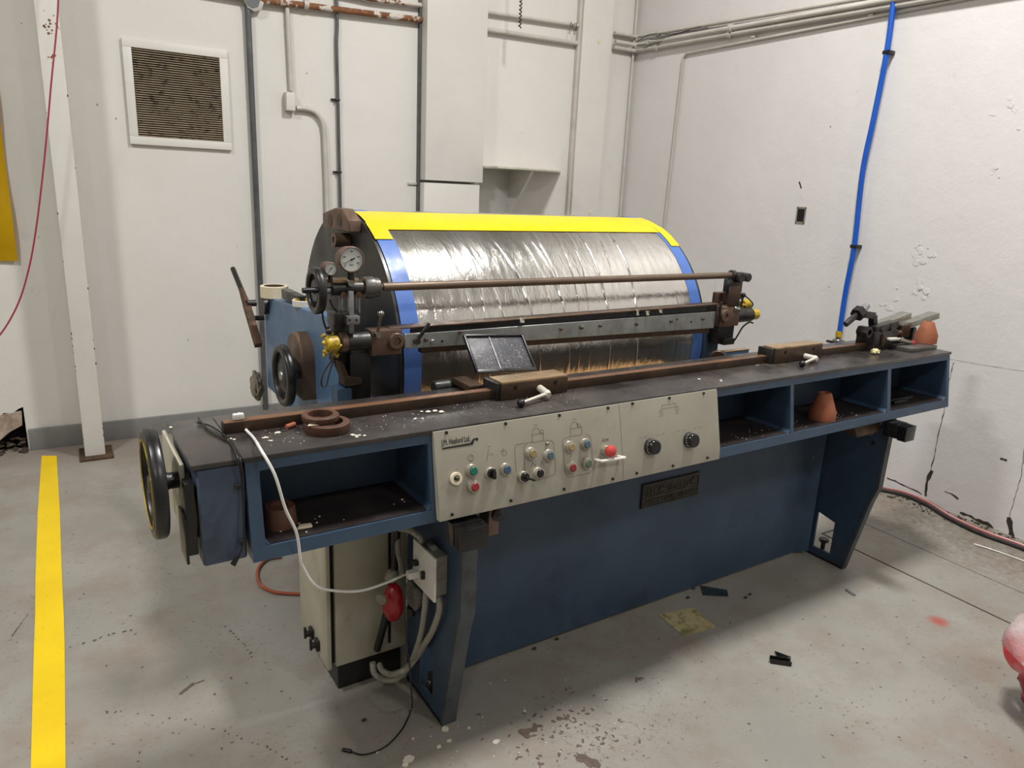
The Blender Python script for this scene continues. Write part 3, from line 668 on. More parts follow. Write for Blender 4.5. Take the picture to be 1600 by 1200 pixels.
# left gearbox housing
b=BM(); prism(b,[(1.578,.757),(1.60,.98),(1.925,.98),(1.925,.757)],0,.236,.330,.004); hs=ob('gearbox',b,'blue_worn',bn)
b=BM(); box(b,.226,.333,1.594,1.93,.981,.993,.003); ob('gearbox_top',b,'black_top',bn)
b=BM(); box(b,.212,.222,1.66,1.925,.80,.975,.003); ob('end_cover',b,'cream_cabinet',bn,label='cream end plate')
b=BM(); ringz(b,(.225,1.69,.86),(1,0,0),.075,.045,.010,32); ob('yellow_dial',b,'yellow_paint',bn,label='yellowed dial ring')
for y,z in((1.592,.93),(1.578,.80)):
    b=BM(); cyl(b,(.318,y,z),(.318,y-.009,z),.006,seg=10); ob('bolt',b,'dark_metal',bn)
# handwheel
def handwheel(par,cu,cv,cz,R,th,name='handwheel',mat='black_paint',shaft=.09,hubmat='black_paint',web=False):
    b=BM(); prof=[]
    for k in range(17):
        a=k/16*2*math.pi; sg=lambda v:math.copysign(abs(v)**.6,v); prof.append((R-th*.45+th*.45*sg(math.cos(a)),th/2+th*.5*sg(math.sin(a))))
    lathe(b,prof,(cu-th/2,cv,cz),(1,0,0),48,cap=False)
    if web: lathe(b,[(0,.25*th),(R*.45,.25*th),(R*.55,.5*th),(R-th*.9,.5*th),(R-th*.9,.8*th),(R*.4,.9*th),(0,.9*th)],(cu-th/2,cv,cz),(1,0,0),36)
    else:
        for k in range(3):
            a=k*2*math.pi/3+.3; d=Vector((0,math.cos(a),math.sin(a))); c=Vector((cu+.012,cv,cz)); barbox(b,c+d*.02,Vector((cu,cv,cz))+d*(R-th*.5),th*.7,th*.45,(1,0,0),.003)
    w_=ob(name,b,mat,par)
    b=BM(); lathe(b,[(0,-.012),(R*.14,-.012),(R*.17,-.006),(R*.19,.02),(R*.15,.03),(R*.15,.05),(R*.22,.055),(R*.22,.07),(R*.13,.075),(R*.13,shaft)],(cu,cv,cz),(1,0,0),20); ob('hub',b,hubmat,w_)
    return w_
WC=V(241,755,1.685)
hw=handwheel(bn,WC.x,1.685,WC.z,.125,.030,shaft=.235-WC.x)
b=BM(); lathe(b,[(.098,0),(.101,0),(.101,.002),(.098,.002),(.098,0)],(WC.x-.0165,1.685,WC.z),(1,0,0),48,cap=False); ob('brass_line',b,'yellow_paint',hw,label='thin brass coloured line')
# black boxes filling the gap beside the wheel
b=BM(); box(b,.205,.211,1.60,1.68,.76,.87,.001); box(b,.211,.23,1.60,1.64,.78,.95,.001); ob('black_gap_fill',b,'black_paint',bn)
# legs (welded channel: side plate with a foot hole + front flange)
def leg(u,fl=.035,tag_=None):
    t=ob('leg',leg_bm(u,fl),'blue_paint',bn); return t
def leg_bm(u,fl):
    b=BM(); T=.010
    outer=[(1.673,0),(1.60,.36),(1.578,.43),(1.575,.75),(1.93,.75),(1.93,.02),(1.90,0)]
    # side plate with window
    holes=[(1.83,.045),(1.74,.045),(1.74,.20),(1.83,.22)]
    def plate(u0,u1):
        prism(b,[(1.673,0),(1.60,.36),(1.578,.43),(1.575,.75),(1.74,.75),(1.74,0)],0,u0,u1)
        prism(b,[(1.74,.20),(1.74,.75),(1.83,.75),(1.83,.22)],0,u0,u1)
        prism(b,[(1.74,0),(1.74,.045),(1.83,.045),(1.83,0)],0,u0,u1)
        prism(b,[(1.83,0),(1.83,.75),(1.93,.75),(1.93,0)],0,u0,u1)
    plate(u,u+T)
    return b
for u,fl in((.892,.045),(2.922,.03)):
    lg=leg(u)
    b=BM()
    pr=[(1.667,0),(1.594,.36),(1.572,.43),(1.569,.75),(1.581,.75),(1.584,.432),(1.606,.362),(1.679,0)]
    prism(b,pr,0,u-.002,u+fl); ob('leg_flange',b,'grey_flange' if 'grey_flange' in M else pm('grey_flange','474c50','3e4347',6,.45,dirt='23221f',ds=10,dlo=.5,dhi=.7),lg,label='dark grey front edge')
    b=BM(); box(b,u-.003,u+fl+.004,1.668,1.93,0,.010,.002); ob('foot_plate',b,'black_paint',lg)
    b=BM(); cyl(b,(u+.035,1.80,.0),(u+.035,1.80,.07),.010,seg=10); lathe(b,[(.02,0),(.022,.004),(.022,.016),(0,.016)],(u+.035,1.80,.07),(0,0,1),6,False); ob('levelling_bolt',b,'dark_metal',lg)
# front plate, slightly bowed at the ends
b=BM(); prism(b,[(.905,1.84),(.93,1.862),(2.84,1.862),(2.90,1.835),(2.905,1.85),(2.85,1.874),(.92,1.874),(.905,1.86)],2,.02,.75); fp=ob('front_plate',b,'blue_paint',bn)
b=BM(); box(b,.91,2.9,1.90,1.95,.05,.75); ob('rear_plate',b,'blue_paint',bn)
p=V(1269,714,1.862); b=BM(); cyl(b,(p.x,1.862,p.z),(p.x,1.853,p.z),.008,seg=12); ob('bolt',b,'galv',fp)
# nameplate
n0=V(1003,757,1.86);n1=V(1091,738,1.86); nu0,nu1=1.818,2.122; nz0,nz1=.450,.550
b=BM(); box(b,nu0,nu1,1.854,1.8625,nz0,nz1,.002); npl=ob('nameplate',b,'nameplate',bn)
b=BM(); yv=1.853
for (x0,x1,z0,z1) in((nu0+.004,nu1-.004,nz1-.007,nz1-.004),(nu0+.004,nu1-.004,nz0+.004,nz0+.007),(nu0+.004,nu0+.007,nz0+.004,nz1-.004),(nu1-.007,nu1-.004,nz0+.004,nz1-.004)): box(b,x0,x1,yv-.0008,yv+.002,z0,z1)
barbox(b,(nu0+.02,yv,nz0+.043),(nu0+.225,yv,nz0+.046),.003,.004,(0,0,1),0); barbox(b,(nu0+.225,yv,nz0+.046),(nu0+.275,yv,nz0+.085),.003,.004,(0,0,1),0)
for u in(nu0+.015,nu1-.015):
    for z in(nz0+.015,nz1-.015): cyl(b,(u,yv+.002,z),(u,yv-.002,z),.003,seg=8)
merge(b,textbm('J.M. Heaford Ltd.',.036,(nu0+.024,yv,nz0+.054),(1,0,0),(0,0,1),.0012))
merge(b,textbm('ALTRINCHAM CHESHIRE',.024,(nu0+.022,yv,nz0+.016),(1,0,0),(0,0,1),.0012))
ob('raised_lettering',b,'name_letters',npl)
# control panel
PU0,PU1=.803,1.85
prof=[(1.600,.988),(1.590,.988),(1.584,.966),(1.546,.797),(1.543,.757),(1.56,.757),(1.57,.80),(1.60,.966)]
SP=V(968,640,1.585).x
b=BM(); prism(b,prof,0,PU0,SP-.0008); cpn=ob('control_panel',b,'cream_panel',bn)
b=BM(); prism(b,prof,0,SP+.0008,PU1); cp2=ob('control_panel',b,'cream_panel',bn)
A0=Vector((0,1.584,.966));A1=Vector((0,1.546,.797)); UPv=(A0-A1).normalized(); XV=Vector((1,0,0)); NV=XV.cross(UPv)  # (1,0,0)x up = facing -v?
if NV.y>0: NV=-NV
def PP(x,y,off=0.0):
    r=ray(x,y,'m'); o=A1+NV*off; tt=(o-CO).dot(NV)/r.dot(NV); return CO+r*tt
def P1(u,z): # plane point from u, z
    k=(z-A1.z)/(A0.z-A1.z); return Vector((u,A1.y+(A0.y-A1.y)*k,z))
def disc(b,c,r,h,seg=24,bev=.0015,r1=None): lathe(b,[(r,0),(r if r1 is None else r1,h-bev),((r if r1 is None else r1)-bev,h),(0,h)],c,NV,seg)
def button(x,y,cap,r=.0155,capr=.011,cm='collar',ch=.014,flat=True,lb=None):
    c=PP(x,y); c=PP(x,y,.008)-NV*.008
    b=BM(); lathe(b,[(r+.002,0),(r+.002,.004),(r,.006),(r,.013),(r-.0035,.014),(r-.0035,.010)],c,NV,28,cap=False); disc(b,c,r-.003,.0095,24)
    bt=BM(); disc(bt,c+NV*.008,capr,ch-.004,24,.0015); o=ob('push_button',bt,cap,bn,label=lb); ob('collar',b,cm,o)
    return o,c
button(738.5,735.5,'green_cap',lb='green cap')
button(741,760.5,'red_cap',lb='red cap')
button(791,733.5,'blue_cap',lb='blue cap')
button(831,708.5,'amber_cap',lb='cream yellow cap'); button(858.5,711.5,'teal_cap',lb='grey blue cap')
button(842.5,739.5,'black_plastic',lb='black cap',cm='collar')
button(891.5,698,'amber_cap',lb='amber cap'); button(916,694,'teal_cap',lb='grey blue cap')
button(893.5,730.5,'red_cap',lb='red cap'); button(918,724,'olive_cap',lb='olive green cap')
# stop mushroom
c=PP(948,704,.01)-NV*.01
b=BM(); disc(b,c,.016,.016,24); cb=BM(); lathe(cb,[(.010,.014),(.010,.02),(.0165,.023),(.0185,.028),(.0175,.034),(.012,.039),(0,.041)],c,NV,24); o=ob('stop_button',cb,'coral_cap',bn,label='coral red mushroom stop button'); ob('collar',b,'collar',o)
# key switch / jack
c=PP(713,748,.006)-NV*.006; b=BM(); ringz(b,c,NV,.017,.010,.009,28); disc(b,c,.012,.003); o=ob('key_switch',b,'mask_tape',bn,label='brass ringed key switch'); b=BM(); disc(b,c+NV*.003,.005,.010,12); ob('key_core',b,'dark_metal',o)
# selectors
c=PP(767,739.5,.006)-NV*.006; b=BM(); disc(b,c,.0165,.009); o=ob('selector_switch',b,'collar',bn); b=BM(); disc(b,c+NV*.009,.0125,.008,20); obox(b,c+NV*.022,XV,UPv,NV,.009,.028,.014,.003); ob('selector_knob',b,'black_plastic',o)
c=PP(818,745,.006)-NV*.006; b=BM(); disc(b,c,.0165,.012); o=ob('toggle_switch',b,'collar',bn); b=BM(); disc(b,c+NV*.012,.0125,.008,20); cyl(b,c+NV*.018,c+NV*.05+XV*.008-UPv*.006,.0045,.0025); ob('toggle_lever',b,'black_plastic',o)
c=PP(854.5,693); b=BM(); sph(b,c+NV*.003,.0055,14); ob('indicator_lamp',b,'chrome',bn)
# rotary knobs
for (x,y) in((1021,698.5),(1081.5,688)):
    c=PP(x,y,.014)-NV*.014; b=BM(); disc(b,c,.026,.006,32); o=ob('rotary_knob',b,'black_paint',bn); b=BM()
    seg=36; pr=[(.0235,.006),(.0235,.018),(.0215,.026),(.019,.028),(0,.028)]; lathe(b,pr,c,NV,seg); ob('knob_cap',b,'black_plastic',o)
    b=BM()
    for k in range(15):
        a=math.radians(60+k*16); d=XV*math.cos(a)+UPv*math.sin(a); barbox(b,c+d*.0238+NV*.008,c+d*.0238+NV*(.013 if k%2 else .016),.001,.0008,d,0)
    ob('dial_marks',b,'white_plastic',o)
# handle
ha=PP(930,718.5);hb=PP(965,713)
L0=PP(929,721,.03); b=BM(); a=P1(PP(931,718).x,PP(931,720).z); a=PP(930,719); c=PP(966,713.5)
tube(b,[a,a+NV*.024+Vector((.002,0,0)),a+NV*.03+(c-a)*.08,a+NV*.03+(c-a)*.92,c+NV*.024,c],.0048,10,4); ob('grab_handle',b,'white_plastic',bn,label='white bar handle')
# screws
for (x,y) in((697.5,676),(790,662),(874,649),(950,637.5)): 
    p=V(x,y,1.587); b=BM(); cyl(b,(p.x,1.590,p.z),(p.x,1.5845,p.z),.0042,seg=10); ob('screw',b,'black_paint',cpn)
for (x,y) in((988.5,630.5),(1046,622),(1099.5,614.5)):
    p=V(x,y,1.587); b=BM(); cyl(b,(p.x,1.590,p.z),(p.x,1.5845,p.z),.0042,seg=10); ob('screw',b,'black_paint',cp2)
for (x,y,q_) in((706,803.5,cpn),(798,782,cpn),(881,764,cpn),(957,748,cpn),(994.5,739,cp2),(1051,727.5,cp2),(1105,715,cp2)):
    p=V(x,y,1.544); b=BM(); cyl(b,(p.x,1.547,p.z),(p.x,1.540,p.z),.0042,seg=10); ob('screw',b,'black_paint',q_)
# printed marks
def ln(pts,wd=.0010,closed=False,b=None):
    ribbon(b,[PP(x,y,.0006) for x,y in pts],wd,NV,closed)
b=BM()
la=PP(690.5,697,.0007); lx=XV
def pxtext(s,x,y,h,b,dirx=None,bold=0,ext=.0002):
    o=PP(x,y,.0006); merge(b,textbm(s,h,o,XV,UPv,ext,'LEFT',bold))
lo=PP(690.3,696.3,.0007); le=PP(735,690.5,.0007); 
tb=textbm('J.M. Heaford Ltd.',.022,lo,XV,UPv,.0002,bold=.0)
wd=max(v.co.x for v in tb.verts)-lo.x; k=(le.x-lo.x)/wd
for v in tb.verts: v.co.x=lo.x+(v.co.x-lo.x)*k
merge(b,tb)
def poly(b,pts):
    b.faces.new([b.verts.new(PP(x,y,.0008)) for x,y in pts])
poly(b,[(690,702.5),(692,699.7),(735,692.2),(739,686),(743,684.2),(743.5,686.5),(741,688),(739.5,694.2),(735,695.5)])
cc=PP(745.3,686.3,.0008); b.faces.new([b.verts.new(cc+(XV*math.cos(a)+UPv*math.sin(a))*.0042) for a in [j*math.pi/8 for j in range(16)]])
ob('panel_logo',b,'ink',cpn,recalc=False)
b=BM()
def rr(pts): ln(pts,.0011,False,b)
def house(x,y,w1,sc=1):
    rr([(x,y),(x+.3,y+12),(x+18.2,y+9.3),(x+18,y-2.7),(x,y)])
    arc=[(x+6.3-6.3*math.cos(a),y-.6-9.5*math.sin(a)-1.4*(1-math.cos(a))*.45) for a in [j*math.pi/10 for j in range(11)]]; rr(arc)
    rr([(x+3,y-14.5),(x+6.5,y-15.2),(x+9,y-15.6)])
house(831.2,679.3,18); rr([(846.5+2.6*math.cos(a),674.5+3.4*math.sin(a)) for a in [j*math.pi/5 for j in range(11)]])
house(891.2,670,18); rr([(904.5+2.6*math.cos(a),664.8+2.8*math.sin(a)) for a in [j*math.pi/5 for j in range(11)]]); rr([(901,660),(902.2,666)])
rr([(833,690.5),(806,695),(804.3,701),(806.5,737)]); 
rr([(823,694),(818.5,698),(820,736)]); rr([(850,688.4),(861,688),(865,692),(868.5,735),(866,742),(842,749.5),(835,746)])
rr([(891,682.5),(882,685),(878.5,690),(883,739),(888,746),(921,739),(926.5,734),(924,690),(921,680.5),(915,678)])
# gauge pictogram etc
rr([(735.5+4.6*math.cos(a),715+4.8*math.sin(a)) for a in [j*math.pi/8 for j in range(17)]]); rr([(734,716),(738,712)]); rr([(732,721),(739,720)])
rr([(760.5,720),(763.5,702.5),(764.5,701)]); rr([(764,711),(767,710),(768,707.5)]); rr([(769,711),(771,708)]); rr([(761,697.8),(766.5,697)])
rr([(788+3.6*math.cos(a),707.6+4*math.sin(a)) for a in [j*math.pi/8 for j in range(17)]]); rr([(782,704),(786,706)]); rr([(785.5,700),(787,705)])
rr([(830,731),(833,722),(836,729),(838,720)]); rr([(844,729),(846,720),(849,726)])
for x,y in((711,734.5),(888,687.8),(911,684),(914,714)): rr([(x,y),(x+5,y-.9)])
for x,y in((998,684.7),(1006.5,683),(1026.5,680),(1034,678),(1058,674),(1067,672.5),(1084,669.5),(1092,668)): rr([(x,y),(x+4.5,y-.8)])
rr([(1034,633.5),(1055.5,630),(1056,635.5),(1034.5,639),(1034,633.5)]); rr([(1031,641),(1034.5,640.5),(1034.7,646.5),(1031.3,647),(1031,641)]); rr([(1056,636),(1059.5,635.5),(1059.8,641.5),(1056.4,642),(1056,636)]); rr([(1030,650.5),(1036,649.5)]); rr([(1055,646),(1061,645)])
merge(b,textbm('STOP',.0105,PP(941,690.3,.0006),XV,UPv,.0002))
ob('panel_markings',b,'ink_grey',cpn,recalc=False,kind='stuff')
# rubber stop blocks & brackets under the bench
def padblock(u0,u1,v0,v1,z0,z1):
    b=BM(); box(b,u0,u1,v0+.035,v1,z0,z1,.004); o=ob('bumper',b,'black_plastic',bn,label='black ribbed rubber bumper')
    for k in range(4):
        b=BM(); vv=v0+k*.009; box(b,u0+.003,u1-.003+.004*(k==3),vv,vv+.006,z0-.004,z1-.002,.001); ob('rib_plate',b,'black_plastic',o)
padblock(.836,.925,1.495,1.568,.684,.745)
padblock(2.865,2.94,1.475,1.568,.685,.745)
b=BM(); a=V(765,818,1.60); box(b,a.x-.012,a.x+.022,1.585,1.80,.655,.75,.003); ob('under_bracket',b,'brown_block',bn,label='rusty brown bracket')
b=BM(); a=V(785,803,1.56); lathe(b,[(.008,0),(.008,.02),(.019,.022),(.021,.03),(.019,.042),(.010,.048),(0,.049)],(a.x,1.62,a.z-.01),(0,-1,0),12); ob('under_knob',b,'black_plastic',bn)
b=BM(); prism(b,[(2.70,.75),(2.90,.75),(2.90,.68),(2.74,.68)],1,1.60,1.66,.003); ob('under_bracket',b,'rust_steel',bn,label='rusty brown bracket')
b=BM(); prism(b,[(1.58,.75),(1.84,.75),(1.84,.69),(1.63,.655)],0,2.885,2.90,.002); ob('under_bracket',b,'brown_block',bn,label='rusty brown bracket')
b=BM(); a=V(1360,700,1.575); cyl(b,(2.921,1.63,.62),(2.915,1.63,.62),.008,seg=10); ob('bolt',b,'dark_metal',bn)
# rail on the bench top
b=BM(); box(b,.331,3.06,1.772,1.803,ZT,1.021,.002); rail=ob('guide_rail',b,'dark_rust',bn,label='square brown steel rail')
pm('rail_orange','80593f','6a503d',7,.42,.35,dirt='3a2b22',ds=9,dlo=.55,dhi=.75)
b=BM(); box(b,.333,3.058,1.7735,1.8015,1.0205,1.0216,.0004); ob('rail_face',b,'rail_orange',rail,label='orange brown upper face')  # brighter orange brown strip along the top of the rail
# slide blocks with clamp levers
def slide(u0,u1,v0,v1,z1,boss,elbow,ball,rb):
    b=BM(); box(b,u0,u1,v0,v1,ZT+.001,z1-.006,.003); s=ob('slide_block',b,'dark_rust',bn)
    b=BM(); box(b,u0+.001,u1-.001,v0+.001,v1-.001,z1-.007,z1,.002); ob('top_face',b,'tan_steel',s,label='tan worn top face')
    b=BM(); box(b,u0-.014,u0+.002,v0+.006,v1+.01,ZT+.002,z1-.004,.003); ob('end_plate',b,'dark_metal',s)
    for k in(.2,.8):
        c=Vector((u0+(u1-u0)*k,v0,z1-.02)); b=BM(); cyl(b,c+Vector((0,.001,0)),c-Vector((0,.0012,0)),.007,seg=14); ob('screw_hole',b,'slot_dark',s)
    p=V(*boss,v0); e=V(*elbow,v0-.045)
    b=BM(); cyl(b,Vector((p.x,v0,p.z)),e,.011,bev=.002); sph(b,e,.0125,14); 
    k=V(*ball,v0-.075); k.z=max(k.z,ZT+rb)
    cyl(b,e,k,.0055,.0045); lathe(b,[(.009,-.004),(.009,.012),(0,.012)],e,(e-Vector((p.x,v0,p.z))),6,False); o=ob('clamp_lever',b,'cream_metal',s,label='pale worn steel lever')
    b=BM(); sph(b,k,rb,20); ob('ball_knob',b,'black_plastic',s)
    return s
s1=slide(1.103,1.346,1.745,1.822,1.050,(843,606),(854.5,615),(814,633),.0125)
s2=slide(2.340,2.632,1.747,1.81,1.056,(1257,556),(1273,560),(1253,573),.0125)
# arm behind slide block 1 with roller, and tilted black plate
b=BM(); c=V(686,605,1.96); cyl(b,(c.x-.02,1.96,c.z),(c.x+.035,1.96,c.z),.022,bev=.003); box(b,c.x+.03,1.10,1.945,1.975,c.z-.022,c.z+.018,.003); ar=ob('follower_arm',b,'dark_metal',bn)
b=BM(); box(b,1.05,1.10,1.84,1.96,1.0,1.02,.003); ob('arm_link',b,'dark_rust',ar)
P_=V(745.6,583.5,1.93);Q_=V(839,579,1.93)
TL=U(721,522,P_.x);TR=U(815.5,524,Q_.x); 
ux=(Q_-P_).normalized(); vy=((TL-P_)+(TR-Q_))*.5; hgt=vy.length; vy.normalize(); nz=ux.cross(vy).normalized(); vy=nz.cross(ux); c=(P_+Q_+TL+TR)/4
dp=thing('dust_plate',P_,'tilted dusty black flat plate propped behind the nearer slide block','plate')
b=BM(); obox(b,c-nz*.004,ux,vy,nz,(Q_-P_).length,hgt,.006,.002); ob('sheet',b,'dusty_black',dp)
b=BM()
W=(Q_-P_).length
for sx,sy_,lx_,ly_ in((0,hgt/2-.004,W,.008),(0,-hgt/2+.005,W,.012),(-W/2+.004,0,.008,hgt),(W/2-.003,0,.006,hgt)): obox(b,c+ux*sx+vy*sy_+nz*.0002,ux,vy,nz,lx_,ly_,.012,.002)
ob('raised_rim',b,'black_paint',dp)
b=BM(); obox(b,c+nz*.0005-ux*.02,(ux+vy*-.0).normalized(),vy,nz,.004,hgt*.95,.003); ob('pale_streak',b,'galv',dp)
# flange wheel behind rail at right
b=BM(); c=V(1122,556,2.0); lathe(b,[(.012,0),(.03,.0),(.034,.004),(.034,.014),(.02,.018),(.014,.05)],(c.x,2.0,c.z-.012),(.7,.7,0),24); ob('flange_wheel',b,'dark_rust',bn)
# raised plate at far right end of the top
b=BM(); box(b,3.13,3.338,1.655,1.80,ZT,1.011,.003); ob('end_plate',b,'mid_metal',bn)
# =========== clamp tooling on right end of rail (one assembly)
tl=thing('profile_clamp',(2.98,1.79,1.02),'dark clamp fixture with two raised aluminium channels at the right end of the rail','clamp')
def q7(x,y,v=1.79): return V(1280+x*.1375,460+y*.1375,v)
b=BM(); a=q7(585,600,1.755);c=q7(850,440,1.755); box(b,a.x,c.x+.02,1.745,1.83,ZT+.0005,1.075,.004); ob('base_block',b,'dark_metal',tl)
b=BM(); a=q7(700,600,1.74); c=q7(745,455,1.74); box(b,a.x,c.x,1.733,1.744,a.z+.003,c.z,.002); ob('clamp_plate',b,'dark_rust',tl)
# channels (U profiles), rising to the right
def uchan(pa,pb,v,wd,dep):
    A=q7(*pa,v);B=q7(*pb,v); d=(B-A).normalized(); s=Vector((0,1,0)); n=d.cross(s).normalized()
    if n.z<0:n=-n
    b=BM(); c=(A+B)/2; Ln=(B-A).length
    obox(b,c,d,s,n,Ln,wd,.003,.0006); obox(b,c+s*(wd/2-.0015)-n*dep/2,d,s,n,Ln,.003,dep,.0006); obox(b,c-s*(wd/2-.0015)-n*dep/2,d,s,n,Ln,.003,dep,.0006)
    obox(b,c-s*(wd/2)-n*dep,d,s,n,Ln,.008,.003,.0006)
    return b
ob('channel',uchan((650,335),(990,205),1.80,.05,.022),'chan_alu',tl,label='shorter aluminium channel')
ob('channel',uchan((890,345),(1310,205),1.80,.05,.022),'chan_alu',tl,label='longer aluminium channel')
b=BM(); a=q7(900,490,1.775);c=q7(1020,345,1.775); box(b,a.x,c.x,1.765,1.81,a.z,c.z,.002); ob('support_plate',b,'dark_rust',tl)
b=BM(); a=q7(1030,560,1.80);c=q7(1090,370,1.80); box(b,a.x-.01,c.x,1.79,1.83,a.z,c.z,.004); ob('rear_support',b,'black_paint',tl)
# knurled handle with hex
A=q7(295,345,1.79);B=q7(430,230,1.79);Cc=q7(575,100,1.79); d=(Cc-A).normalized()
b=BM(); L1=(B-A).length; lathe(b,[(.008,0),(.0125,.003),(.0135,L1*.5),(.012,L1)],A,d,12,False); hd=ob('grip',b,'dark_metal',tl)
b=BM(); cyl(b,B-d*.004,B+d*.028,.030,seg=6); ob('hex_nut',b,'black_paint',tl)
b=BM(); s0=B+d*.026; lathe(b,[(.020,0),(.020,.006),(.016,.01),(.016,.03),(.013,.034),(.013,.048),(.009,.05)],s0,d,18); ob('thread_end',b,'galv',tl)
b=BM(); a=q7(540,240,1.79); c=q7(610,240,1.79); e=q7(610,350,1.79); barbox(b,B+d*.01,c,.03,.028,(0,1,0),.003); barbox(b,c,e,.03,.026,(0,1,0),.003); ob('swan_neck',b,'black_paint',tl)
b=BM(); c=q7(550,430,1.76); ringz(b,Vector((c.x,1.75,c.z)),(0,1,0),.026,.014,.05,6,.002); cyl(b,(c.x,1.77,c.z),(c.x,1.79,c.z),.018); ob('socket_ring',b,'dark_metal',tl)
b=BM(); a=q7(600,400,1.77);c=q7(860,330,1.77); barbox(b,a,c,.04,.03,(0,0,1),.004); c2=q7(800,380,1.765); cyl(b,(c2.x,1.745,c2.z),(c2.x,1.80,c2.z),.02,seg=14); c3=q7(690,400,1.76); cyl(b,(c3.x,1.742,c3.z),(c3.x,1.80,c3.z),.012,seg=12); ob('linkage',b,'dark_metal',tl)
b=BM(); a=q7(870,440,1.76); sph(b,Vector((a.x,1.755,a.z)),.011,10); a=q7(905,430,1.76); sph(b,Vector((a.x,1.755,a.z)),.010,10); ob('rusty_bolts',b,'rust_steel',tl)
# white-marked lever with maroon end
b=BM(); a=q7(790,510,1.735);c=q7(890,505,1.73); barbox(b,a,c,.012,.022,(0,1,0),.004); ob('cam_lever',b,'white_plastic',tl,label='white and blue painted cam lever')
b=BM(); a=q7(895,512,1.73);c=q7(1040,548,1.72); cyl(b,a,c,.010,bev=.002); ob('cam_shaft',b,'chrome',tl)
b=BM(); c2=q7(1085,560,1.715); sph(b,(c+c2)/2,.014,12,(1.3,1,1)); ob('end_knob',b,'red_bag_dark',tl,label='maroon end knob')
b=BM(); a=q7(900,540,1.75);c=q7(1035,590,1.75); box(b,a.x,c.x,1.75,1.80,ZT+.0005,a.z,.003); ob('lower_block',b,'dark_metal',tl)
#==================================================================== things on the bench
def cone(px,py,z,rb,rt_,h,band,name,mat,label,v=None,tilt=0,inner=True):
    p=Z(px,py,z) if v is None else Vector((V(px,py,v).x,v,z)); b=BM()
    lathe(b,[(0,0),(rb,0),(rb,band),(rt_,h-.002),(rt_-.002,h),(rt_*.55,h),(rt_*.5,h-.01),(0,h-.01)],p,(0,0,1),32)
    return ob(name,b,mat,None,label=label,cat='cone',group=None)
pc=V(1444,541,1.80); 
cone(1444,541,1.0125,.047,.023,.095,.036,'clay_cone','terracotta','terracotta clay cone standing at the right end of the black bench top',v=1.715)
cone(1283,654,.785,.052,.025,.105,.03,'clay_cone','terracotta','terracotta clay cone sitting in the middle open tray under the bench top',v=1.63)
cone(438,828,.785,.042,.036,.050,.0,'clay_cone','rust_shaded_cone','rust brown clay cone, colour darkened for shade, at the left end of the left tray',v=1.66)
b=BM(); p=V(520,806,1.7); p=Z(475,824,.786); prism(b,[(p.x-.02,p.y-.008),(p.x+.018,p.y-.01),(p.x+.02,p.y+.006),(p.x-.01,p.y+.01)],2,.785,.792,.002); ob('tan_scrap',b,'mask_tape',None,label='small tan scrap beside the dark cone in the left tray',cat='scrap')
b=BM(); box(b,2.95,3.17,1.63,1.75,.785,.803,.004); box(b,3.0,3.10,1.615,1.64,.785,.80,.003); ob('black_block',b,'black_paint',None,label='flat black metal block lying in the right hand tray',cat='block')
# rust rings
rc=Z(511,672,ZT)
b=BM(); lathe(b,[(.040,.0),(.055,.0),(.057,.004),(.057,.022),(.052,.024),(.040,.024),(.040,.0)],(rc.x,rc.y,ZT+.0005),(0,0,1),36,cap=False); ob('rusty_ring',b,'cone_ring_rust',None,label='larger rusty steel ring on the black top, underneath the smaller one',cat='ring')
b=BM(); lathe(b,[(.031,.0),(.044,.0),(.046,.003),(.046,.014),(.043,.017),(.031,.017),(.031,.0)],(rc.x-.012,rc.y+.012,ZT+.025),(0,0,1),36,cap=False); ob('rusty_ring',b,'cone_ring_rust',None,label='smaller rusty steel ring lying on top of the larger ring',cat='ring')
b=BM(); p=Z(487,679,ZT); prism(b,[(p.x-.012,p.y-.01),(p.x+.02,p.y-.012),(p.x+.004,p.y+.02)],2,ZT+.0255,ZT+.0275); ob('paper_scrap',b,'mask_tape',None,label='folded orange tan paper scrap on the rusty rings',cat='scrap')
# eraser tip & wire loop
b=BM(); a=Z(447,667,ZT+.006);c=Z(460,663,ZT+.006); cyl(b,a,c,.006,.007,10); ob('rubber_tip',b,'terracotta',None,label='small orange tan rubber tip on the left of the bench top',cat='tip')
b=BM(); pts=[Z(x,y,ZT+.002) for x,y in((447,668),(440,668),(438,671),(443,673),(450,671))]; tube(b,pts,.0012,5,4); ob('wire_loop',b,'chrome',None,label='tiny bent wire loop beside the orange rubber tip',cat='wire')
# crumbs on bench
b=BM()
for (x,y,s) in((433,676,.006),(414,685,.004),(420,689,.003),(670,644,.007),(686,646,.006),(660,655,.003),(648,655,.003),(552,681,.005),(560,682,.004),(358,688,.004),(267,669,.0035),(1092,593,.004),(1127,596,.005),(1184,571,.003),(1400,535,.004)):
    a=Z(x,y,ZT); 
    for k in range(3): sph(b,Vector((a.x+random.gauss(0,s),a.y+random.gauss(0,s),ZT+s*.4)),s*random.uniform(.5,1),6,(1.3,1,.5))
for i in range(170):
    x=random.uniform(400,900); y=714-.1487*(x-381)+random.uniform(-42,-6); a=Z(x,y,ZT); s=random.uniform(.0007,.002)
    if 1.61<a.y<1.765: sph(b,Vector((a.x,a.y,ZT+s*.4)),s,4,(1,1,.5))
ob('bench_crumbs',b,'crumb',None,label='white paint crumbs sprinkled along the black bench top',cat='debris',kind='stuff')
b=BM()
for i in range(60):
    u=random.choice((random.uniform(.4,.78),random.uniform(1.87,2.23),random.uniform(2.29,2.84))); s=random.uniform(.001,.003); sph(b,Vector((u,random.uniform(1.585,1.66),.785+s*.4)),s,5,(1.2,1,.5))
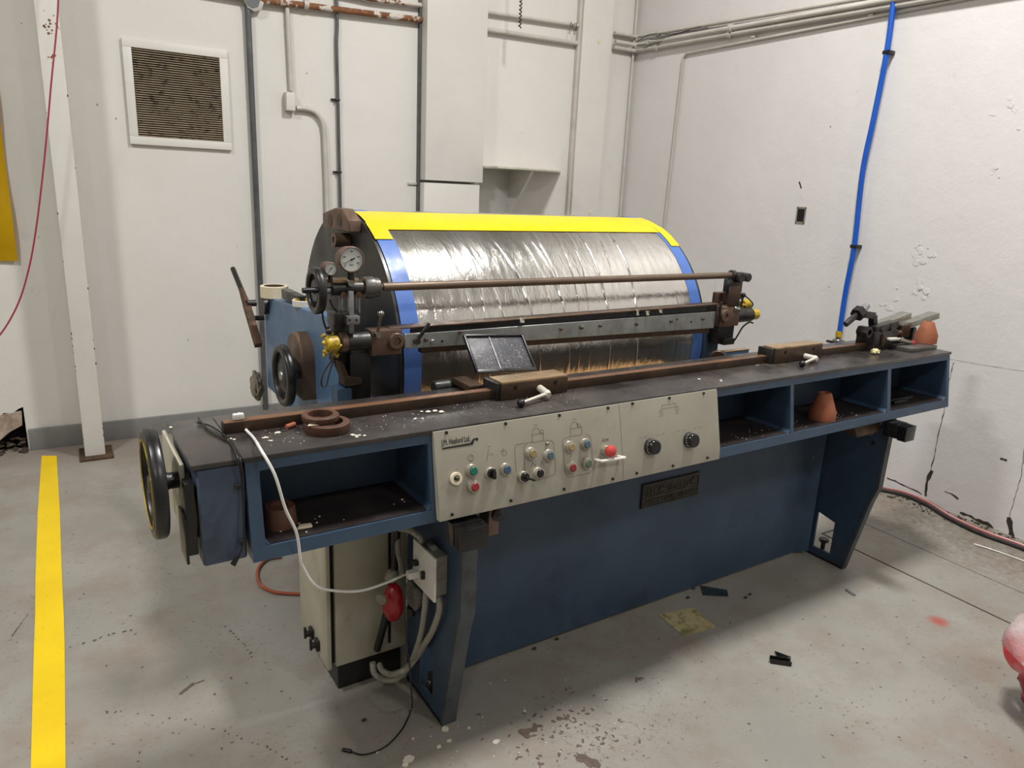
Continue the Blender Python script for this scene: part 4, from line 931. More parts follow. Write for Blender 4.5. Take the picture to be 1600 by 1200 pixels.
ob('tray_crumbs',b,'crumb',None,label='pale crumbs scattered on the dark tray floors',cat='debris',kind='stuff')
b=BM(); p=Z(1367,553,ZT); q=lumpy((p.x,p.y,ZT+.010),.013,(1.4,1,.8),5,amp=.5); ob('cream_lump',q,'crumb_cream',None,label='cream coloured lump of foam on the bench top right of the far slide block',cat='lump'); b.free()
# white cable
pts=[V(373,646,1.80)]
pts=[Vector((Z(373,646,1.026).x,Z(373,646,1.026).y,1.027)),Z(381,667,ZT+.008),Z(396,684,ZT+.006),V(406,700,1.592),V(429,741,1.545),V(446,795,1.54),V(463,832,1.54),V(469,869,1.545),V(472,883,1.55),V(490,912,1.56),V(514.5,922,1.58),V(560,923.5,1.63),V(600,912,1.68),U(634,897,.80)]
t=thing('white_cable',pts[0],'white charging cable hanging from the rail end to the outlet plate','cable')
q=BM(); tube(q,pts,.0036,8,6); ob('cord',q,'white_cable',t)
q=BM(); a=Z(374,648,1.034); box(q,a.x-.016,a.x+.010,a.y-.009,a.y+.006,1.0235,1.038,.003); ob('cable_end',q,'white_plastic',t)
pl=U(651,895,.84); q=BM(); box(q,pl.x-.030,.8435,pl.y-.012,pl.y+.012,pl.z-.012,pl.z+.010,.004); ob('plug',q,'white_plastic',t)
# black cable over gearbox
pts=[Z(x,y,ZT+.004) for x,y in((310,653),(322,668),(335,678),(350,686),(362,694))]+[V(370,712,1.588),V(377,745,1.582),V(380.5,775,1.575),V(381,820,1.565),V(380,850,1.56),V(372,872,1.56)]
t=thing('black_cable',pts[0],'thin black cable draped over the gearbox and hanging at its right side','cable')
q=BM(); tube(q,pts,.0026,6,6); ob('cord',q,'black_cable',t)
pts=[Z(x,y,ZT+.004) for x,y in((308,660),(325,664),(340,672),(356,684),(366,697))]+[V(374,715,1.586),V(379,740,1.58),V(381.5,780,1.575)]
q=BM(); tube(q,pts,.0022,6,6); ob('cord',q,'black_cable',t)
q=BM(); cyl(q,V(372,870,1.56),V(364,882,1.56),.004,.007,10); ob('plug',q,'black_plastic',t)
#==================================================================== CABINET, OUTLET, CABLES UNDER BENCH
cz=.10
a=Z(512,1047,cz);c=Z(612,1017,cz);e=Z(472,976,cz)
cb=thing('control_cabinet',((a.x+c.x)/2,a.y+.15,0),'tall cream electrical cabinet under the left end of the bench','cabinet')
cu0,cv0,cv1=a.x,a.y,e.y
q=BM(); box(q,cu0+.028,cu0+.27,cv0,cv1,cz,.70,.004); ob('body',q,'cream_cabinet',cb)
q=BM(); box(q,cu0,cu0+.014,cv0-.002,cv1,cz-.003,.70,.004); dr=ob('door',q,'cream_cabinet',cb)
q=BM(); box(q,cu0+.0135,cu0+.0285,cv0+.012,cv1-.01,cz+.01,.69); ob('seal_gap',q,'slot_dark',cb)
for x,y in((489,988),(498,1006)):
    p=U(x,y,cu0); q=BM(); box(q,cu0-.012,cu0+.0,p.y-.016,p.y+.016,p.z-.018,p.z+.018,.003); cyl(q,(cu0-.012,p.y,p.z),(cu0-.026,p.y,p.z),.010,seg=12); box(q,cu0-.03,cu0-.022,p.y-.005,p.y+.005,p.z-.014,p.z+.026,.002); ob('door_latch',q,'dark_metal',dr)
q=BM(); p=V(588,870,cv0); box(q,p.x,p.x+.05,cv0-.012,cv0,.60,.70,.003); ob('hinge_cover',q,'cream_cabinet',cb)
q=BM(); box(q,cu0+.205,cu0+.215,cv0-.001,cv0+.002,cz+.03,.60); ob('seam',q,'slot_dark',cb)
q=BM(); box(q,cu0+.04,cu0+.26,cv0+.02,cv1-.02,.0,cz,.003); ob('plinth',q,'black_paint',cb,label='dark plinth')
# outlet box on leg
ot=thing('outlet_box',(.87,1.72,.45),'grey metal outlet box with white switch plate bolted to the near leg','outlet box')
q=BM(); box(q,.85,.891,1.657,1.775,.462,.585,.003); bx=ob('box',q,'grey_plastic',ot)
q=BM(); box(q,.843,.850,1.645,1.787,.452,.590,.002); ob('cover_plate',q,'white_plastic',ot)
for z in(.548,.503):
    q=BM(); cyl(q,(.872,1.657,z),(.872,1.6555,z),.011,seg=16); ob('knockout',q,'grey_plastic',ot)
p=U(663,899,.843); q=BM(); box(q,.832,.843,p.y-.006,p.y+.006,p.z-.010,p.z+.014,.002); ob('switch_toggle',q,'black_plastic',ot,label='black toggle')
q=BM(); p=U(651,880,.84); box(q,.828,.843,p.y-.010,p.y+.010,p.z-.004,p.z+.010,.002); ob('socket_insert',q,'black_plastic',ot)
# flexible conduits
def fx(pts,r,lb,mat='flex_conduit',name='flexible_conduit'):
    q=BM(); P=smooth_pts(pts,14); tube(q,P,r,8,0,wob=.16); return ob(name,q,mat,None,label=lb,cat='conduit')
fx([Vector((.868,1.745,.455)),U(664,950,.868),U(658,990,.868),U(648,1022,.866),U(640,1040,.862),V(620,1060,1.86),V(600,1062,1.9),V(585,1052,1.92),V(582,1035,1.93)],.009,'grey flexible conduit leaving the outlet box, the one that loops lower under the cabinet')
fx([Vector((.874,1.69,.455)),U(687,950,.874),U(676,985,.874),U(660,1012,.874),U(648,1030,.872),V(630,1048,1.80),V(612,1054,1.86),V(598,1048,1.90),V(592,1038,1.93)],.009,'grey flexible conduit leaving the outlet box on the side nearer the leg flange')
fx([V(624,826,1.9),V(640,828,1.80),V(655,838,1.74),U(664,850,.87),Vector((.870,1.70,.592))],.009,'short grey flexible conduit arching into the top of the outlet box')
fx([V(622,838,1.9),V(622,860,1.88),V(626,880,1.86),V(628,900,1.84)],.008,'short grey flexible conduit hanging behind the red plug')
q=BM(); tube(q,[V(620,828,1.9),V(618,870,1.9),V(609,930,1.9),V(600,975,1.91),V(589,1015,1.93)],.012,10,6); ob('thick_cable',q,'black_cable',None,label='thick dark cable hanging in front of the cream cabinet',cat='cable')
# red industrial plug and grey socket
pp=V(612,940,1.80); k=mpp(pp)
ps=thing('industrial_socket',V(640,933,1.87),'grey round industrial wall socket on the near leg behind the red plug','socket')
c=U(640,932,.862); q=BM(); lathe(q,[(.0,0),(.036,0),(.040,.004),(.040,.012),(.046,.014),(.046,.022),(.034,.024),(.034,.028),(0,.028)],Vector((.891,c.y,c.z)),(-1,0,0),24); ob('flange',q,'grey_plastic',ps)
q=BM(); cyl(q,Vector((.868,c.y-.0,c.z-.04)),Vector((.868,c.y,c.z-.065)),.014); ob('cable_gland',q,'dark_metal',ps)
rp=thing('industrial_plug',pp,'glossy red industrial plug hanging below the bench beside the cream cabinet','plug')
q=lumpy(V(614,941,1.83),.046,(.72,.72,1.35),11,amp=.10); ob('body',q,'red_plastic',rp)
q=BM(); a=V(597,935,1.80); lathe(q,[(.0,0),(.017,0),(.019,.003),(.017,.008),(0,.008)],a,(-.8,-.6,0),20); ob('grey_cap',q,'grey_plastic',rp)
q=BM(); a=V(610,902,1.83); lathe(q,[(.018,0),(.020,.01),(.014,.03),(.008,.035)],a-Vector((0,0,.01)),(.2,0,1),16); ob('neck',q,'grey_plastic',rp)
# thin black usb cable down to floor
pts=[V(631,885,1.74),V(632,930,1.735),V(634,990,1.73),V(640,1040,1.72),V(643,1085,1.70),Z(644,1100,.03),Z(640,1116,.006),Z(628,1140,.004),Z(603,1166,.004),Z(570,1179,.004),Z(548,1174,.004)]
t=thing('thin_black_cable',Z(548,1174,0),'thin black cable hanging past the near leg and curling out on the floor','cable')
q=BM(); tube(q,pts,.0024,6,6); ob('cord',q,'black_cable',t)
q=BM(); cyl(q,Z(549,1174,.006),Z(535,1171,.006),.006,.005,10); ob('plug',q,'black_plastic',t)
#==================================================================== DRUM MACHINE
dm=thing('drum_machine',(1.75,2.7,0),'blue framed machine carrying a large silver wrapped drum behind the bench','machine')
DV,DZ,DR=2.738,.962,.5300; D0,D1=1.0,2.435
def DP(u,th,r=DR): return Vector((u,DV-r*math.cos(th),DZ+r*math.sin(th)))
def hit(x,y):
    o=CO;qq=ray(x,y,'m');a=qq[1]**2+qq[2]**2;bb_=2*(qq[1]*(o[1]-DV)+qq[2]*(o[2]-DZ));c_c=(o[1]-DV)**2+(o[2]-DZ)**2-DR*DR;Dd=bb_*bb_-4*a*c_c
    P=o+qq*((-bb_-math.sqrt(max(Dd,0)))/(2*a)); return P.x,math.atan2(P.z-DZ,DV-P.y)
q=BM(); lathe(q,[(.0,0),(DR-.004,0),(DR-.004,D1-D0),(0,D1-D0)],(D0,DV,DZ),(1,0,0),96); drum=ob('drum',q,'dark_metal',dm)
q=BM(); lathe(q,[(0,0),(DR-.01,0),(DR,.002),(DR,.013),(0,.013)],(D0-.014,DV,DZ),(1,0,0),96); ob('end_disc',q,'disc_black',dm,label='matt black end disc')
q=BM(); lathe(q,[(0,0),(DR,.0),(DR,.012),(0,.012)],(D1+.001,DV,DZ),(1,0,0),96); ob('end_disc',q,'disc_black',dm)
# film with wrinkles
ridges=[]
for px_top,px_bot,hg in(((676,364),(733,470),.002),((704,364),(790,500),.003),((760,364),(833,495),.0055),((818,364),(868,440),.004),((832,366),(884,490),.0035),((868,370),(905,495),.0025),((903,366),(950,485),.0055),((934,368),(960,480),.002),((955,370),(992,470),.005),((890,372),(920,480),.002),((715,364),(748,440),.002),((645,380),(676,470),.0015),((805,364),(850,440),.002)):
    ua,ta=hit(*px_top);ub,tb_=hit(*px_bot); ridges.append((ua,ta,ub,tb_,hg))
f0,f1=D0+.063,D1-.055; NU=520;NT_=190; t0,t1=math.radians(-80),math.radians(100)
def ff(s,tt):
    u=f0+(f1-f0)*s; th=t0+(t1-t0)*tt; h=0
    for (ua,ta,ub,tb_,hg) in ridges:
        k=(th-ta)/(tb_-ta); uc=ua+(ub-ua)*min(max(k,-.3),1.3)+.006*noise.noise(Vector((ua*7,th*3,0)))
        d=(u-uc)/.0026
        if abs(d)<6: h+=.6*hg*(math.exp(-d*d)+.25*math.exp(-(d/3)**2))*(.65+.5*noise.noise(Vector((ua*9,th*4,2))))*(1 if th<math.radians(56) else .4)
    h+=.0007*noise.noise(Vector((u*7+th*1.5,th*1.6,1)))+.00028*noise.noise(Vector((u*30+th*9,th*6,5)))
    return DP(u,th,DR+.0025+max(h,-.002))
q=BM(); grd(q,NU,NT_,ff); ob('film_wrap',q,'silver_film',drum,label='wrinkled silver metallised film')
def band(u0,u1,ta,tb2,r,name,mat,lb,wig=.0,seg=90):
    q=BM(); grd(q,2,seg,lambda s,tt:DP((u0+wig*noise.noise(Vector((tt*6,0,1)))) + (u1-u0+wig*noise.noise(Vector((tt*5,3,1))))*s,ta+(tb2-ta)*tt,r)); return ob(name,q,mat,drum,label=lb)
band(D0+.001,D0+.066,math.radians(-85),math.radians(100),DR+.0035,'blue_tape',"blue_tape",'blue masking tape strip',.004)
band(D1-.062,D1-.001,math.radians(-85),math.radians(100),DR+.0035,'blue_tape',"blue_tape",'blue masking tape strip',.004)
TY=hit(700,361.5)[1]; TL_=hit(615,376)[1]; TR_=hit(1062,386)[1]
band(D0,D1,TY,TY+math.radians(20),DR+.0055,'yellow_tape','yellow_tape','bright yellow tape strip across the drum',0)
band(D0-.006,D0+.062,TL_,TY+.09,DR+.007,'yellow_tape','yellow_tape','bright yellow tape tail',.003,16)
band(D1-.045,D1+.004,TR_,TY+.09,DR+.007,'yellow_tape','yellow_tape','bright yellow tape tail',.003,16)
# headstocks
q=BM(); prism(q,[(2.175,.74),(2.175,1.184),(3.05,1.130),(3.05,.74),(2.63,.74),(2.63,0),(2.45,0),(2.45,.74)],0,.755,.805,.005); hs=ob('side_frame',q,'blue_paint_light',dm)
q=BM(); box(q,.806,.90,2.185,2.6,.74,.90,.004); ob('frame_block',q,'blue_paint',hs)
q=BM(); cyl(q,(.805,DV,DZ),(D0-.012,DV,DZ),.09,seg=32); ob('axle',q,'dark_metal',dm)
q=BM(); prism(q,[(2.22,.70),(2.22,1.12),(3.05,1.14),(3.05,0),(2.50,0),(2.50,.70)],0,2.50,2.56,.005); ob('side_frame',q,'blue_paint',dm)
q=BM(); cyl(q,(D1+.01,DV,DZ),(2.50,DV,DZ),.09,seg=32); ob('axle',q,'dark_metal',dm)
q=BM(); box(q,.805,2.50,2.86,2.96,.05,.25,.006); ob('cross_beam',q,'blue_paint',dm)
q=BM(); box(q,1.05,2.42,1.97,2.185,.79,.80,.003); ob('tan_reflector',q,'reflector_tan',dm,label='added tan sheet, out of view, reflected low in the drum')  # added out of view to give the film its tan reflection

q=BM(); box(q,2.45,2.60,2.08,2.105,.80,V(1160,548,2.08).z,.003); q2=BM(); ob('slide_base',q,'blue_paint_light',dm)
box(q2,2.45,2.60,2.078,2.107,V(1160,548,2.08).z,V(1160,548,2.08).z+.005,.001); ob('slide_top',q2,'tan_steel',dm)
# items on left headstock
p=U(430,462,.78); a=U(440,462,.78)
b=BM(); box(b,.765,.80,2.62,2.82,1.155,1.19,.003); ob('top_block',b,'black_paint',hs)
tp=Vector((.78,2.90,1.14))
pt=U(429,461,.775)
zt_=1.184-(pt.y-2.175)*.0617
def taperoll(name,c,r,ri,h,mat,core,lb):
    t=thing(name,c,lb,'tape'); q=BM(); ringz(q,c,(0,0,1),r,ri+.003,h,40,.001); ob('tape_layers',q,mat,t); q=BM(); ringz(q,c,(0,0,1),ri+.003,ri,h,32,.0005); ob('core',q,core,t)
taperoll('tape_roll',Vector((pt.x,pt.y,zt_+.002)),.054,.038,.046,'mask_tape','brown_block','cream masking tape roll lying on the rear top of the blue frame')
pt=U(477,474,.785); zt_=1.184-(pt.y-2.175)*.0617
taperoll('tape_roll',Vector((pt.x,pt.y,zt_+.002)),.045,.036,.022,'white_plastic','yellow_paint','narrow white tape roll with a yellow core half hidden behind the upper handwheel')
# lever far left
def uu(x,y,u=.72): return U(x,y,u)
b=BM(); a=uu(404,540);c=uu(385,475);e=uu(377,452);g=uu(364,420)
barbox(b,a,c,.028,.030,(1,0,0),.004); cyl(b,c,e,.016,.011); lv=ob('brake_lever',b,'rust_steel',dm)
b=BM(); tube(b,[e,e.lerp(g,.4),g],.0115,12,4); ob('grip',b,'black_plastic',lv)
b=BM(); a=U(386,474,.72);  cyl(b,a,Vector((.757,a.y,a.z)),.014); a2=uu(398,497); cyl(b,a2,Vector((.757,a2.y,a2.z)),.011,seg=6); ob('pivot_pin',b,'dark_metal',lv)
b=BM(); a=U(412,478,.74); cyl(b,Vector((.735,a.y,a.z)),Vector((.756,a.y,a.z)),.035,seg=24); ob('pivot_boss',b,'dark_metal',dm)
# lower handwheel on brown plate
c=U(441,587,.66); bp=U(455,560,.70)
b=BM(); lathe(b,[(0,0),(.088,0),(.092,.004),(.092,.045),(0,.045)],(.710,bp.y,bp.z+.0),(1,0,0),40); prism(b,[(bp.y-.092,bp.z-.13),(bp.y+.092,bp.z-.13),(bp.y+.092,bp.z),(bp.y-.092,bp.z)],0,.71,.754); ob('drive_plate',b,'brown_block',dm)
w2=handwheel(dm,.665,c.y,c.z,.108,.030,mat='black_paint',shaft=.05,hubmat='galv',web=True)
b=BM(); a=U(428,600,.69); box(b,.74,.756,a.y+.1,a.y+.2,a.z-.05,a.z+.03,.003); ob('small_bracket',b,'blue_paint',dm)
# rag hanging at the back of the frame
p=V(401,602,3.085); 
q=lumpy(p,.045,(.5,.9,1.3),21,amp=.35); 
for v in q.verts:
    pass
ob('rag',q,'rag',None,label='crumpled beige rag hung at the far left corner of the blue frame',cat='rag')
# --- roller
RV=2.15; ra=V(598,448.5,RV);rb_=V(1142,430,RV); rz=(ra.z+rb_.z)/2
kk=mpp(ra); 
q=BM(); cyl(q,(ra.x,RV,rz),(rb_.x,RV,rz),.0135,seg=24); rl=ob('roller_bar',q,'roller_brown',dm)
q=BM(); cyl(q,(ra.x-.018,RV,rz),(ra.x,RV,rz),.010); ob('neck',q,'rust_steel',rl)
def uat(x): return V(x,447,RV).x
h0,h1=uat(566),uat(592)
q=BM(); lathe(q,[(.02,0),(.031,.003),(.034,.010),(.034,.034),(.030,.037),(.030,h1-h0-.003),(.026,h1-h0)],(h0,RV,rz),(1,0,0),28); ob('hub',q,'mid_metal',dm)
q=BM(); a0=uat(516); cyl(q,(a0,RV,rz),(h0+.002,RV,rz),.021,bev=.003,seg=24); bearing=ob('bearing_tube',q,'dark_metal',dm)
q=BM(); box(q,uat(512),uat(560),RV-.008,RV+.03,rz+.018,rz+.030,.002); ob('bearing_cap',q,'tan_steel',bearing)
for x in(537,560):
    q=BM(); a=V(x,461,RV-.02); cyl(q,(a.x,RV-.025,a.z),(a.x,RV+.01,a.z),.010,seg=14); ob('clamp_bolt',q,'rust_steel',bearing)
q=BM(); a=V(547,442,RV-.02); cyl(q,(a.x,RV-.03,a.z),(a.x,RV,a.z),.010,seg=14); ob('clamp_bolt',q,'chrome',bearing)
hwc=uat(499)-.01
w3=handwheel(dm,hwc,RV,rz-.004,.071,.025,mat='black_paint',shaft=.05,hubmat='galv',web=True)
q=BM(); a=V(504,453,RV-.05);c=V(472,453,RV-.05); cyl(q,Vector((a.x,RV-.05,a.z)),Vector((c.x,RV-.05,a.z)),.0085,bev=.002); ob('crank_handle',q,'black_plastic',w3)
# vertical scale bar + clamp
q=BM(); a=V(544.5,455,RV-.035);c=V(552.5,521,RV-.035); box(q,a.x,c.x,RV-.04,RV-.028,c.z,a.z,.001); ob('scale_bar',q,'galv',dm)
q=BM(); a=V(541,494,RV-.045);c=V(561,506,RV-.045); box(q,a.x,c.x,RV-.055,RV-.02,c.z,a.z,.002); cl=ob('bar_clamp',q,'galv',dm)
for x in(546,557):
    p=V(x,500,RV-.055); q=BM(); cyl(q,(p.x,RV-.054,p.z),(p.x,RV-.0575,p.z),.0035,seg=10); ob('set_screw',q,'black_paint',cl)
# dark bracket & guide rods
q=BM(); a=V(519,489,RV);c=V(560,505,RV); box(q,a.x,c.x,RV-.02,RV+.05,c.z,a.z,.003); a=V(521,505,RV);c=V(545,565,RV); box(q,a.x,c.x,RV+.0,RV+.05,c.z,a.z,.003); ob('upright_bracket',q,'dark_metal',dm)
for x in(533,560):
    a=V(x,462,RV+.02);c=V(x,492,RV+.02); q=BM(); cyl(q,a,Vector((a.x,a.y,c.z)),.006); ob('guide_rod',q,'galv',dm)
# gauges
def gauge(x,y,R,v,marks,needle):
    p=V(x,y,v); 
    q=BM(); lathe(q,[(0,.045),(R*.92,.045),(R*.95,.04),(R,.012),(R,.002),(R-.002,0),(R*.9,0),(R*.88,.006),(0,.006)],p,(0,1,0),40); g=ob('pressure_gauge',q,'brown_block',dm)
    q=BM(); cyl(q,p+Vector((0,.0055,0)),p+Vector((0,.004,0)),R*.88,seg=40); ob('dial_face',q,'gauge_face',g,label='white dial face with black scale')
    q=BM()
    for k in range(marks):
        a=math.radians(225-270*k/(marks-1)); d=Vector((math.cos(a),0,math.sin(a))); barbox(q,p+Vector((0,.0035,0))+d*R*.68,p+Vector((0,.0035,0))+d*R*.80,.0008,.0006,(0,1,0),0)
    a=math.radians(needle); d=Vector((math.cos(a),0,math.sin(a))); barbox(q,p+Vector((0,.0028,0))-d*R*.22,p+Vector((0,.0028,0))+d*R*.70,R*.035,.0008,(0,1,0),0); barbox(q,p+Vector((0,.0026,0))-d*R*.30,p+Vector((0,.0026,0))-d*R*.08,R*.09,.0008,(0,1,0),0); cyl(q,p+Vector((0,.004,0)),p+Vector((0,.002,0)),R*.08,seg=12)
    if R>.03:
        for s,xx,zz_ in(('400',0,.62),('200',-.55,.22),('600',.55,.22),('800',.5,-.25),('0',-.5,-.4)):
            merge(q,textbm(s,R*.15,p+Vector((xx*R,.0035,zz_*R-.002)),(1,0,0),(0,0,1),.0002,'CENTER'))
        merge(q,textbm('kg/cm',R*.14,p+Vector((0,.0035,-.42*R)),(1,0,0),(0,0,1),.0002,'CENTER'))
    ob('dial_marks',q,'ink',g)
    return g
gp=V(550,406,2.12); k=mpp(gp)
gauge(550,406,k*20.5,2.12,21,205); gauge(517.5,420.5,k*10.5,2.12,11,230)
q=BM(); a=V(549,428,2.14); cyl(q,(a.x,2.145,a.z+.03),(a.x,2.145,rz+.02),.011); a=V(517,432,2.14); cyl(q,(a.x,2.145,a.z+.01),(a.x,2.145,rz+.02),.007); ob('gauge_stem',q,'dark_metal',dm)
# stop block on disc
SU=.94
a=U(504,333,SU);c=U(545.6,363,SU); m_=U(526,325,SU)
q=BM(); prism(q,[(a.y,c.z),(c.y,c.z),(c.y,a.z-.01),(m_.y-.05,m_.z),(m_.y+.02,m_.z),(a.y,a.z)],0,SU,D0-.013,.003); sb=ob('stop_block',q,'brown_block',dm)
for x in(515.5,530):
    p=U(x,344,SU); q=BM(); cyl(q,(SU+.002,p.y,p.z),(SU-.0015,p.y,p.z),.024,seg=20); ob('cap_screw',q,'dark_rust',sb)
p=U(521,375,.925); q=BM(); ringz(q,(.925,p.y,p.z),(1,0,0),.026,.013,.06,28); cyl(q,(.93,p.y,p.z),(D0-.013,p.y,p.z),.014); ob('bushing',q,'brown_block',dm)
# lower cylinder + blocks left
LV=2.13; a=V(531,535,LV);c=V(576,535,LV); zc_=a.z
q=BM(); cyl(q,(V(541,535,LV).x,LV,zc_),(c.x,LV,zc_),.0285,bev=.002,seg=32); cy_=ob('air_cylinder',q,'dark_metal',dm)
q=BM(); cyl(q,(a.x,LV,zc_),(V(541,535,LV).x,LV,zc_),.031,bev=.002,seg=28); ob('end_flange',q,'brown_block',cy_)
a=V(577,516,LV);c=V(624,551,LV)
q=BM(); box(q,a.x,c.x,LV-.02,LV+.05,c.z,a.z,.004); kb=ob('knuckle_block',q,'brown_block',dm)
p=V(620,533,LV-.03); q=BM(); ringz(q,(p.x,LV-.035,p.z),(0,1,0),.026,.012,.04,28,.002); cyl(q,(p.x,LV-.032,p.z),(p.x,LV,p.z),.010); ob('bushing_ring',q,'brown_block',kb)
q=BM(); a=V(589.5,523,LV-.03);c=V(595,493,LV-.05); cyl(q,a,c,.0048,.004); cyl(q,a+Vector((0,.02,0)),a-Vector((0,.012,0)),.009); cl=ob('clamp_lever',q,'chrome',dm)
q=BM(); sph(q,V(595,490,LV-.05),.0105,16); ob('ball_knob',q,'chrome',cl)
# yellow caps
def yellow(x0,x1,y0,y1,v,par):
    q=BM(); rnd=random.Random(int(x0))
    for k in range(16):
        x=rnd.uniform(x0,x1);y=rnd.uniform(y0,y1); p=V(x,y,v+rnd.uniform(-.02,.03)); s=rnd.uniform(.006,.014)
        d=Vector((rnd.uniform(-1,1),rnd.uniform(-.6,.6),rnd.uniform(-1,1))).normalized(); obox(q,p,d,d.orthogonal(),d.cross(d.orthogonal()),s*1.6,s,s*.8,.002)
    c=V((x0+x1)/2,(y0+y1)/2,v); cyl(q,c-Vector((.02,0,0)),c+Vector((.02,0,0)),.024,bev=.004,seg=14)
    return ob('yellow_valve',q,'yellow_paint',par,label='grimy yellow painted valve')
yv_=yellow(505,532,518,556,LV-.02,dm)
q=BM(); p=V(514,518,LV-.03); sph(q,p,.011,12); cyl(q,p,V(512,510,LV-.03),.005); ob('push_tip',q,'dark_metal',yv_)
q=BM(); tube(q,[V(524,556,LV),V(512,572,LV-.02),V(503,590,LV-.03),V(503,603,LV-.03),V(510,602,LV-.03),V(514,585,LV-.02),V(520,565,LV)],.0026,6,6); ob('control_wire',q,'black_cable',dm); q=BM(); tube(q,[V(503,478,LV),V(505,500,LV),V(510,515,LV)],.003,6,4); ob('control_wire',q,'black_cable',dm); q=BM(); tube(q,[V(515,468,LV+.02),V(520,480,LV+.02),V(527,487,LV+.02)],.003,6,4); ob('control_wire',q,'black_cable',dm)
q=BM(); pts=[(523,562),(533,588),(534,601),(561,597),(560,588),(540,585),(530,562)]
P=[V(x,y,2.15) for x,y in pts]; prism(q,[(p.x,p.z) for p in P],1,2.12,2.18,.002); ob('foot_bracket',q,'dark_rust',dm)
q=BM(); a=V(524,603,2.17);c=V(545,560,2.17); box(q,V(520,600,2.17).x,V(545,600,2.17).x,2.13,2.185,.72,a.z,.003); ob('carriage_post',q,'blue_paint',dm)
q=BM(); a=V(575,548,2.16); box(q,V(540,560,2.17).x,V(572,560,2.17).x,2.13,2.19,.72,a.z,.003); ob('carriage_post',q,'black_paint',dm)
# clamp bar
BVv=2.12
a=V(633,523,BVv);b1=V(1118,487,BVv);c=V(635,545,BVv);d1=V(1104,513.5,BVv)
zt0,zt1=a.z,b1.z; u0_,u1_=a.x,b1.x; zb0=c.z;zb1=d1.z
q=BM(); prism(q,[(u0_,zb0),(u1_,zb1),(u1_,zt1),(u0_,zt0)],1,BVv,BVv+.014,.001); cbar=ob('clamp_bar',q,'alu_bar',dm,label='dull aluminium bar')
q=BM(); prism(q,[(u0_+.06,zb0-.020),(u1_-.02,zb1-.020),(u1_-.02,zb1),(u0_+.06,zb0)],1,BVv+.003,BVv+.03,.001); ob('lower_bar',q,'dark_rust',dm)
q=BM(); a=V(607,512,BVv+.02);c=V(1120,474,BVv+.02); prism(q,[(a.x,a.z-.004),(c.x,c.z-.004),(c.x,c.z+.001),(a.x,a.z+.001)],1,BVv-.0,BVv+.055,.001); ob('top_angle',q,'rust_steel',dm,label='rusty flat angle')
q=BM(); prism(q,[(a.x+.08,zt0-.004),(c.x,zt1-.004),(c.x,c.z-.004),(a.x+.08,a.z-.004)],1,BVv+.018,BVv+.03); ob('black_strip',q,'black_paint',dm)
for (x,y,mt,r) in((718,519,'rust_steel',.0055),(876,514,'rust_steel',.006),(937,509,'rust_steel',.006),(994,506.5,'rust_steel',.006),(1048,502,'rust_steel',.006),(1098,498,'rust_steel',.006),(908,511,'chrome',.009),(665,531,'rust_steel',.006),(675,533,'galv',.007)):
    p=V(x,y,BVv); q=BM(); lathe(q,[(r*.6,0),(r,.001),(r,.007),(r*.7,.009),(0,.009)],(p.x,BVv,p.z),(0,-1,0),12); ob('bolt',q,mt,cbar)
for (x,y) in((691,533),(1058,499),(1080,503)):
    p=V(x,y,BVv); q=BM(); cyl(q,(p.x,BVv+.001,p.z),(p.x,BVv-.001,p.z),.004,seg=12); ob('bolt_hole',q,'slot_dark',cbar)
q=BM(); a=V(651,533,BVv-.02);c=V(671,505,BVv-.03); barbox(q,a,c,.010,.010,(0,1,0),.002); cyl(q,a+Vector((0,.02,0)),a-Vector((0,.01,0)),.010); ob('clamp_lever',q,'dark_metal',dm)
q=BM(); a=V(632,522,BVv-.01);c=V(661,543,BVv-.01); prism(q,[(a.x,c.z+.004),(c.x-.02,c.z),(c.x,a.z),(a.x,a.z)],1,BVv-.014,BVv,.001); ob('end_gusset',q,'alu_bar',cbar)
for i,(x,y,w__,h__) in enumerate(((815.5,500,9,8),(996,488,6,9),(1011.5,489,7,7),(1032,486,7,5))):
    p=V(x,y,BVv-.001); k=mpp(p); q=BM(); grd(q,3,3,lambda s,tt:p+Vector(((s-.5)*w__*k,-.002-.003*math.sin(s*3+tt*4),(tt-.5)*h__*k)),False); bmesh.ops.solidify(q,geom=q.faces[:],thickness=.0008)
    ob('tape_scrap',q,'tape_scrap',dm,label='torn white tape scrap')
# right assembly
def r4(x,y,v=2.15): return V(1100+x*.1417,410+y*.1417,v)
c1_=r4(350,160,RV);c2_=r4(440,160,RV)
q=BM(); cyl(q,(rb_.x-.002,RV,rz),(rb_.x+.02,RV,rz),.022,seg=20,bev=.003); cyl(q,(c1_.x,RV-.035,c1_.z),(c1_.x,RV+.03,c1_.z),.022,seg=20,bev=.003); cyl(q,(c2_.x,RV-.03,c2_.z),(c2_.x,RV+.03,c2_.z),.019,seg=20,bev=.003); barbox(q,(c1_.x,RV,c1_.z),(c2_.x,RV,c2_.z),.05,.03,bev=.003); re=ob('end_clamp',q,'dark_metal',dm)
q=BM(); a=r4(300,190);c=r4(395,330); box(q,a.x,c.x,RV-.01,RV+.04,c.z,a.z,.003); ob('clamp_arm',q,'dark_metal',re)
q=BM(); a=r4(275,265,RV-.03);c=r4(365,480,RV-.03); box(q,a.x+.004,c.x,RV-.04,RV-.028,c.z,a.z,.001); ob('scale_bar',q,'dark_rust',dm)
q=BM(); a=r4(155,335,RV+.03);c=r4(270,480,RV+.03); box(q,a.x,c.x,RV+.02,RV+.06,c.z,a.z,.003); a=r4(350,345);c=r4(425,405); box(q,a.x,c.x,RV-.0,RV+.03,c.z,a.z,.002); ob('backing_block',q,'rust_steel',dm)
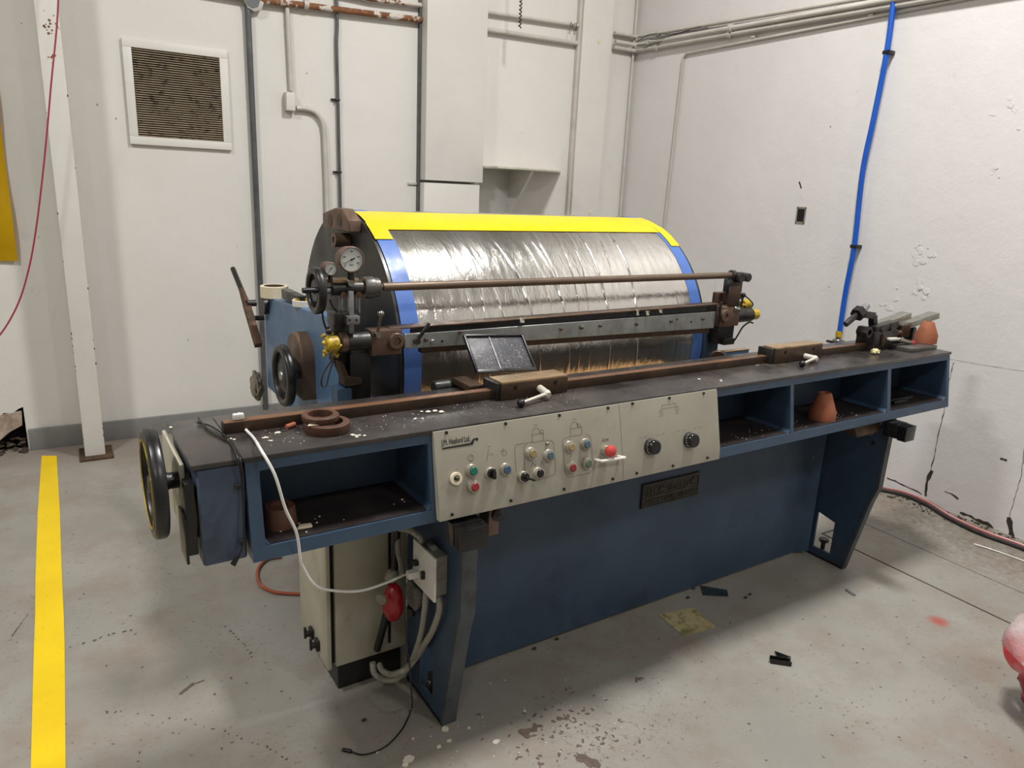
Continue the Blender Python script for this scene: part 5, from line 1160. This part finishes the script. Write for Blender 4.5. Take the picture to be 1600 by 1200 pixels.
q=BM(); a=r4(140,480);c=r4(300,680); box(q,a.x,c.x,RV-.04,RV+.04,c.z,a.z,.004); kb2=ob('knuckle_block',q,'brown_block',dm)
q=BM(); p=r4(240,590,RV-.05); ringz(q,(p.x,RV-.055,p.z),(0,1,0),.026,.011,.03,28,.002); cyl(q,(p.x,RV-.05,p.z),(p.x,RV-.03,p.z),.010); ob('bushing_ring',q,'brown_block',kb2)
q=BM(); a=r4(300,590);c=r4(505,590); cyl(q,(a.x,RV,a.z-.0),(c.x,RV,a.z),.031,bev=.003,seg=28); ob('air_cylinder',q,'dark_metal',dm)
q=BM(); a=r4(330,510,RV-.04);c=r4(385,525,RV-.04); cyl(q,a,c,.011,bev=.003); ob('latch_pin',q,'chrome',dm)
yellow(1172,1183,486,496,RV,dm); yellow(1161,1168,473,479,RV+.03,dm)
q=BM(); a=r4(140,690);c=r4(295,880); box(q,a.x,c.x,RV-.01,RV+.05,c.z,a.z,.004); a=r4(230,845,RV-.03);c=r4(335,905,RV-.03); box(q,a.x,c.x,RV-.03,RV+.03,c.z,a.z,.005); ob('lower_bracket',q,'black_paint',dm)
q=BM(); a=r4(190,430,RV-.045);c=r4(160,690,RV-.045); barbox(q,a,c,.006,.010,(0,1,0),.001); ob('release_bar',q,'dark_metal',dm)
q=BM(); p=r4(435,360,RV-.02); sph(q,p,.011,12); cyl(q,p,r4(405,500,RV-.02),.004); ob('lock_lever',q,'dark_metal',dm)
q=BM(); tube(q,[r4(330,870),r4(380,790),r4(430,710),r4(500,660),r4(540,670)],.004,6,5); ob('control_wire',q,'black_cable',dm); q=BM(); tube(q,[r4(450,365),r4(500,410),r4(540,460),r4(520,500)],.003,6,5); ob('control_wire',q,'black_cable',dm)
q=BM(); a=r4(60,690,RV+.05); box(q,r4(20,700,2.2).x,r4(135,700,2.2).x,2.19,2.24,.72,r4(60,680,2.2).z,.003); ob('carriage_post',q,'blue_paint',dm)

# groups for repeats
GR={'wall_pipe':'pipes along the tops of the walls','conduit':'conduits on the walls','floor_hose':'hoses along the foot of the right wall','clay_cone':'clay cones on and in the bench','rusty_ring':'rusty rings on the bench top','tape_roll':'tape rolls on the blue frame','flexible_conduit':'flexible conduits at the near leg'}
for o in list(COL.objects):
    k=o.name.split('.')[0]
    if k in GR and o.parent is None: o['group']=GR[k]
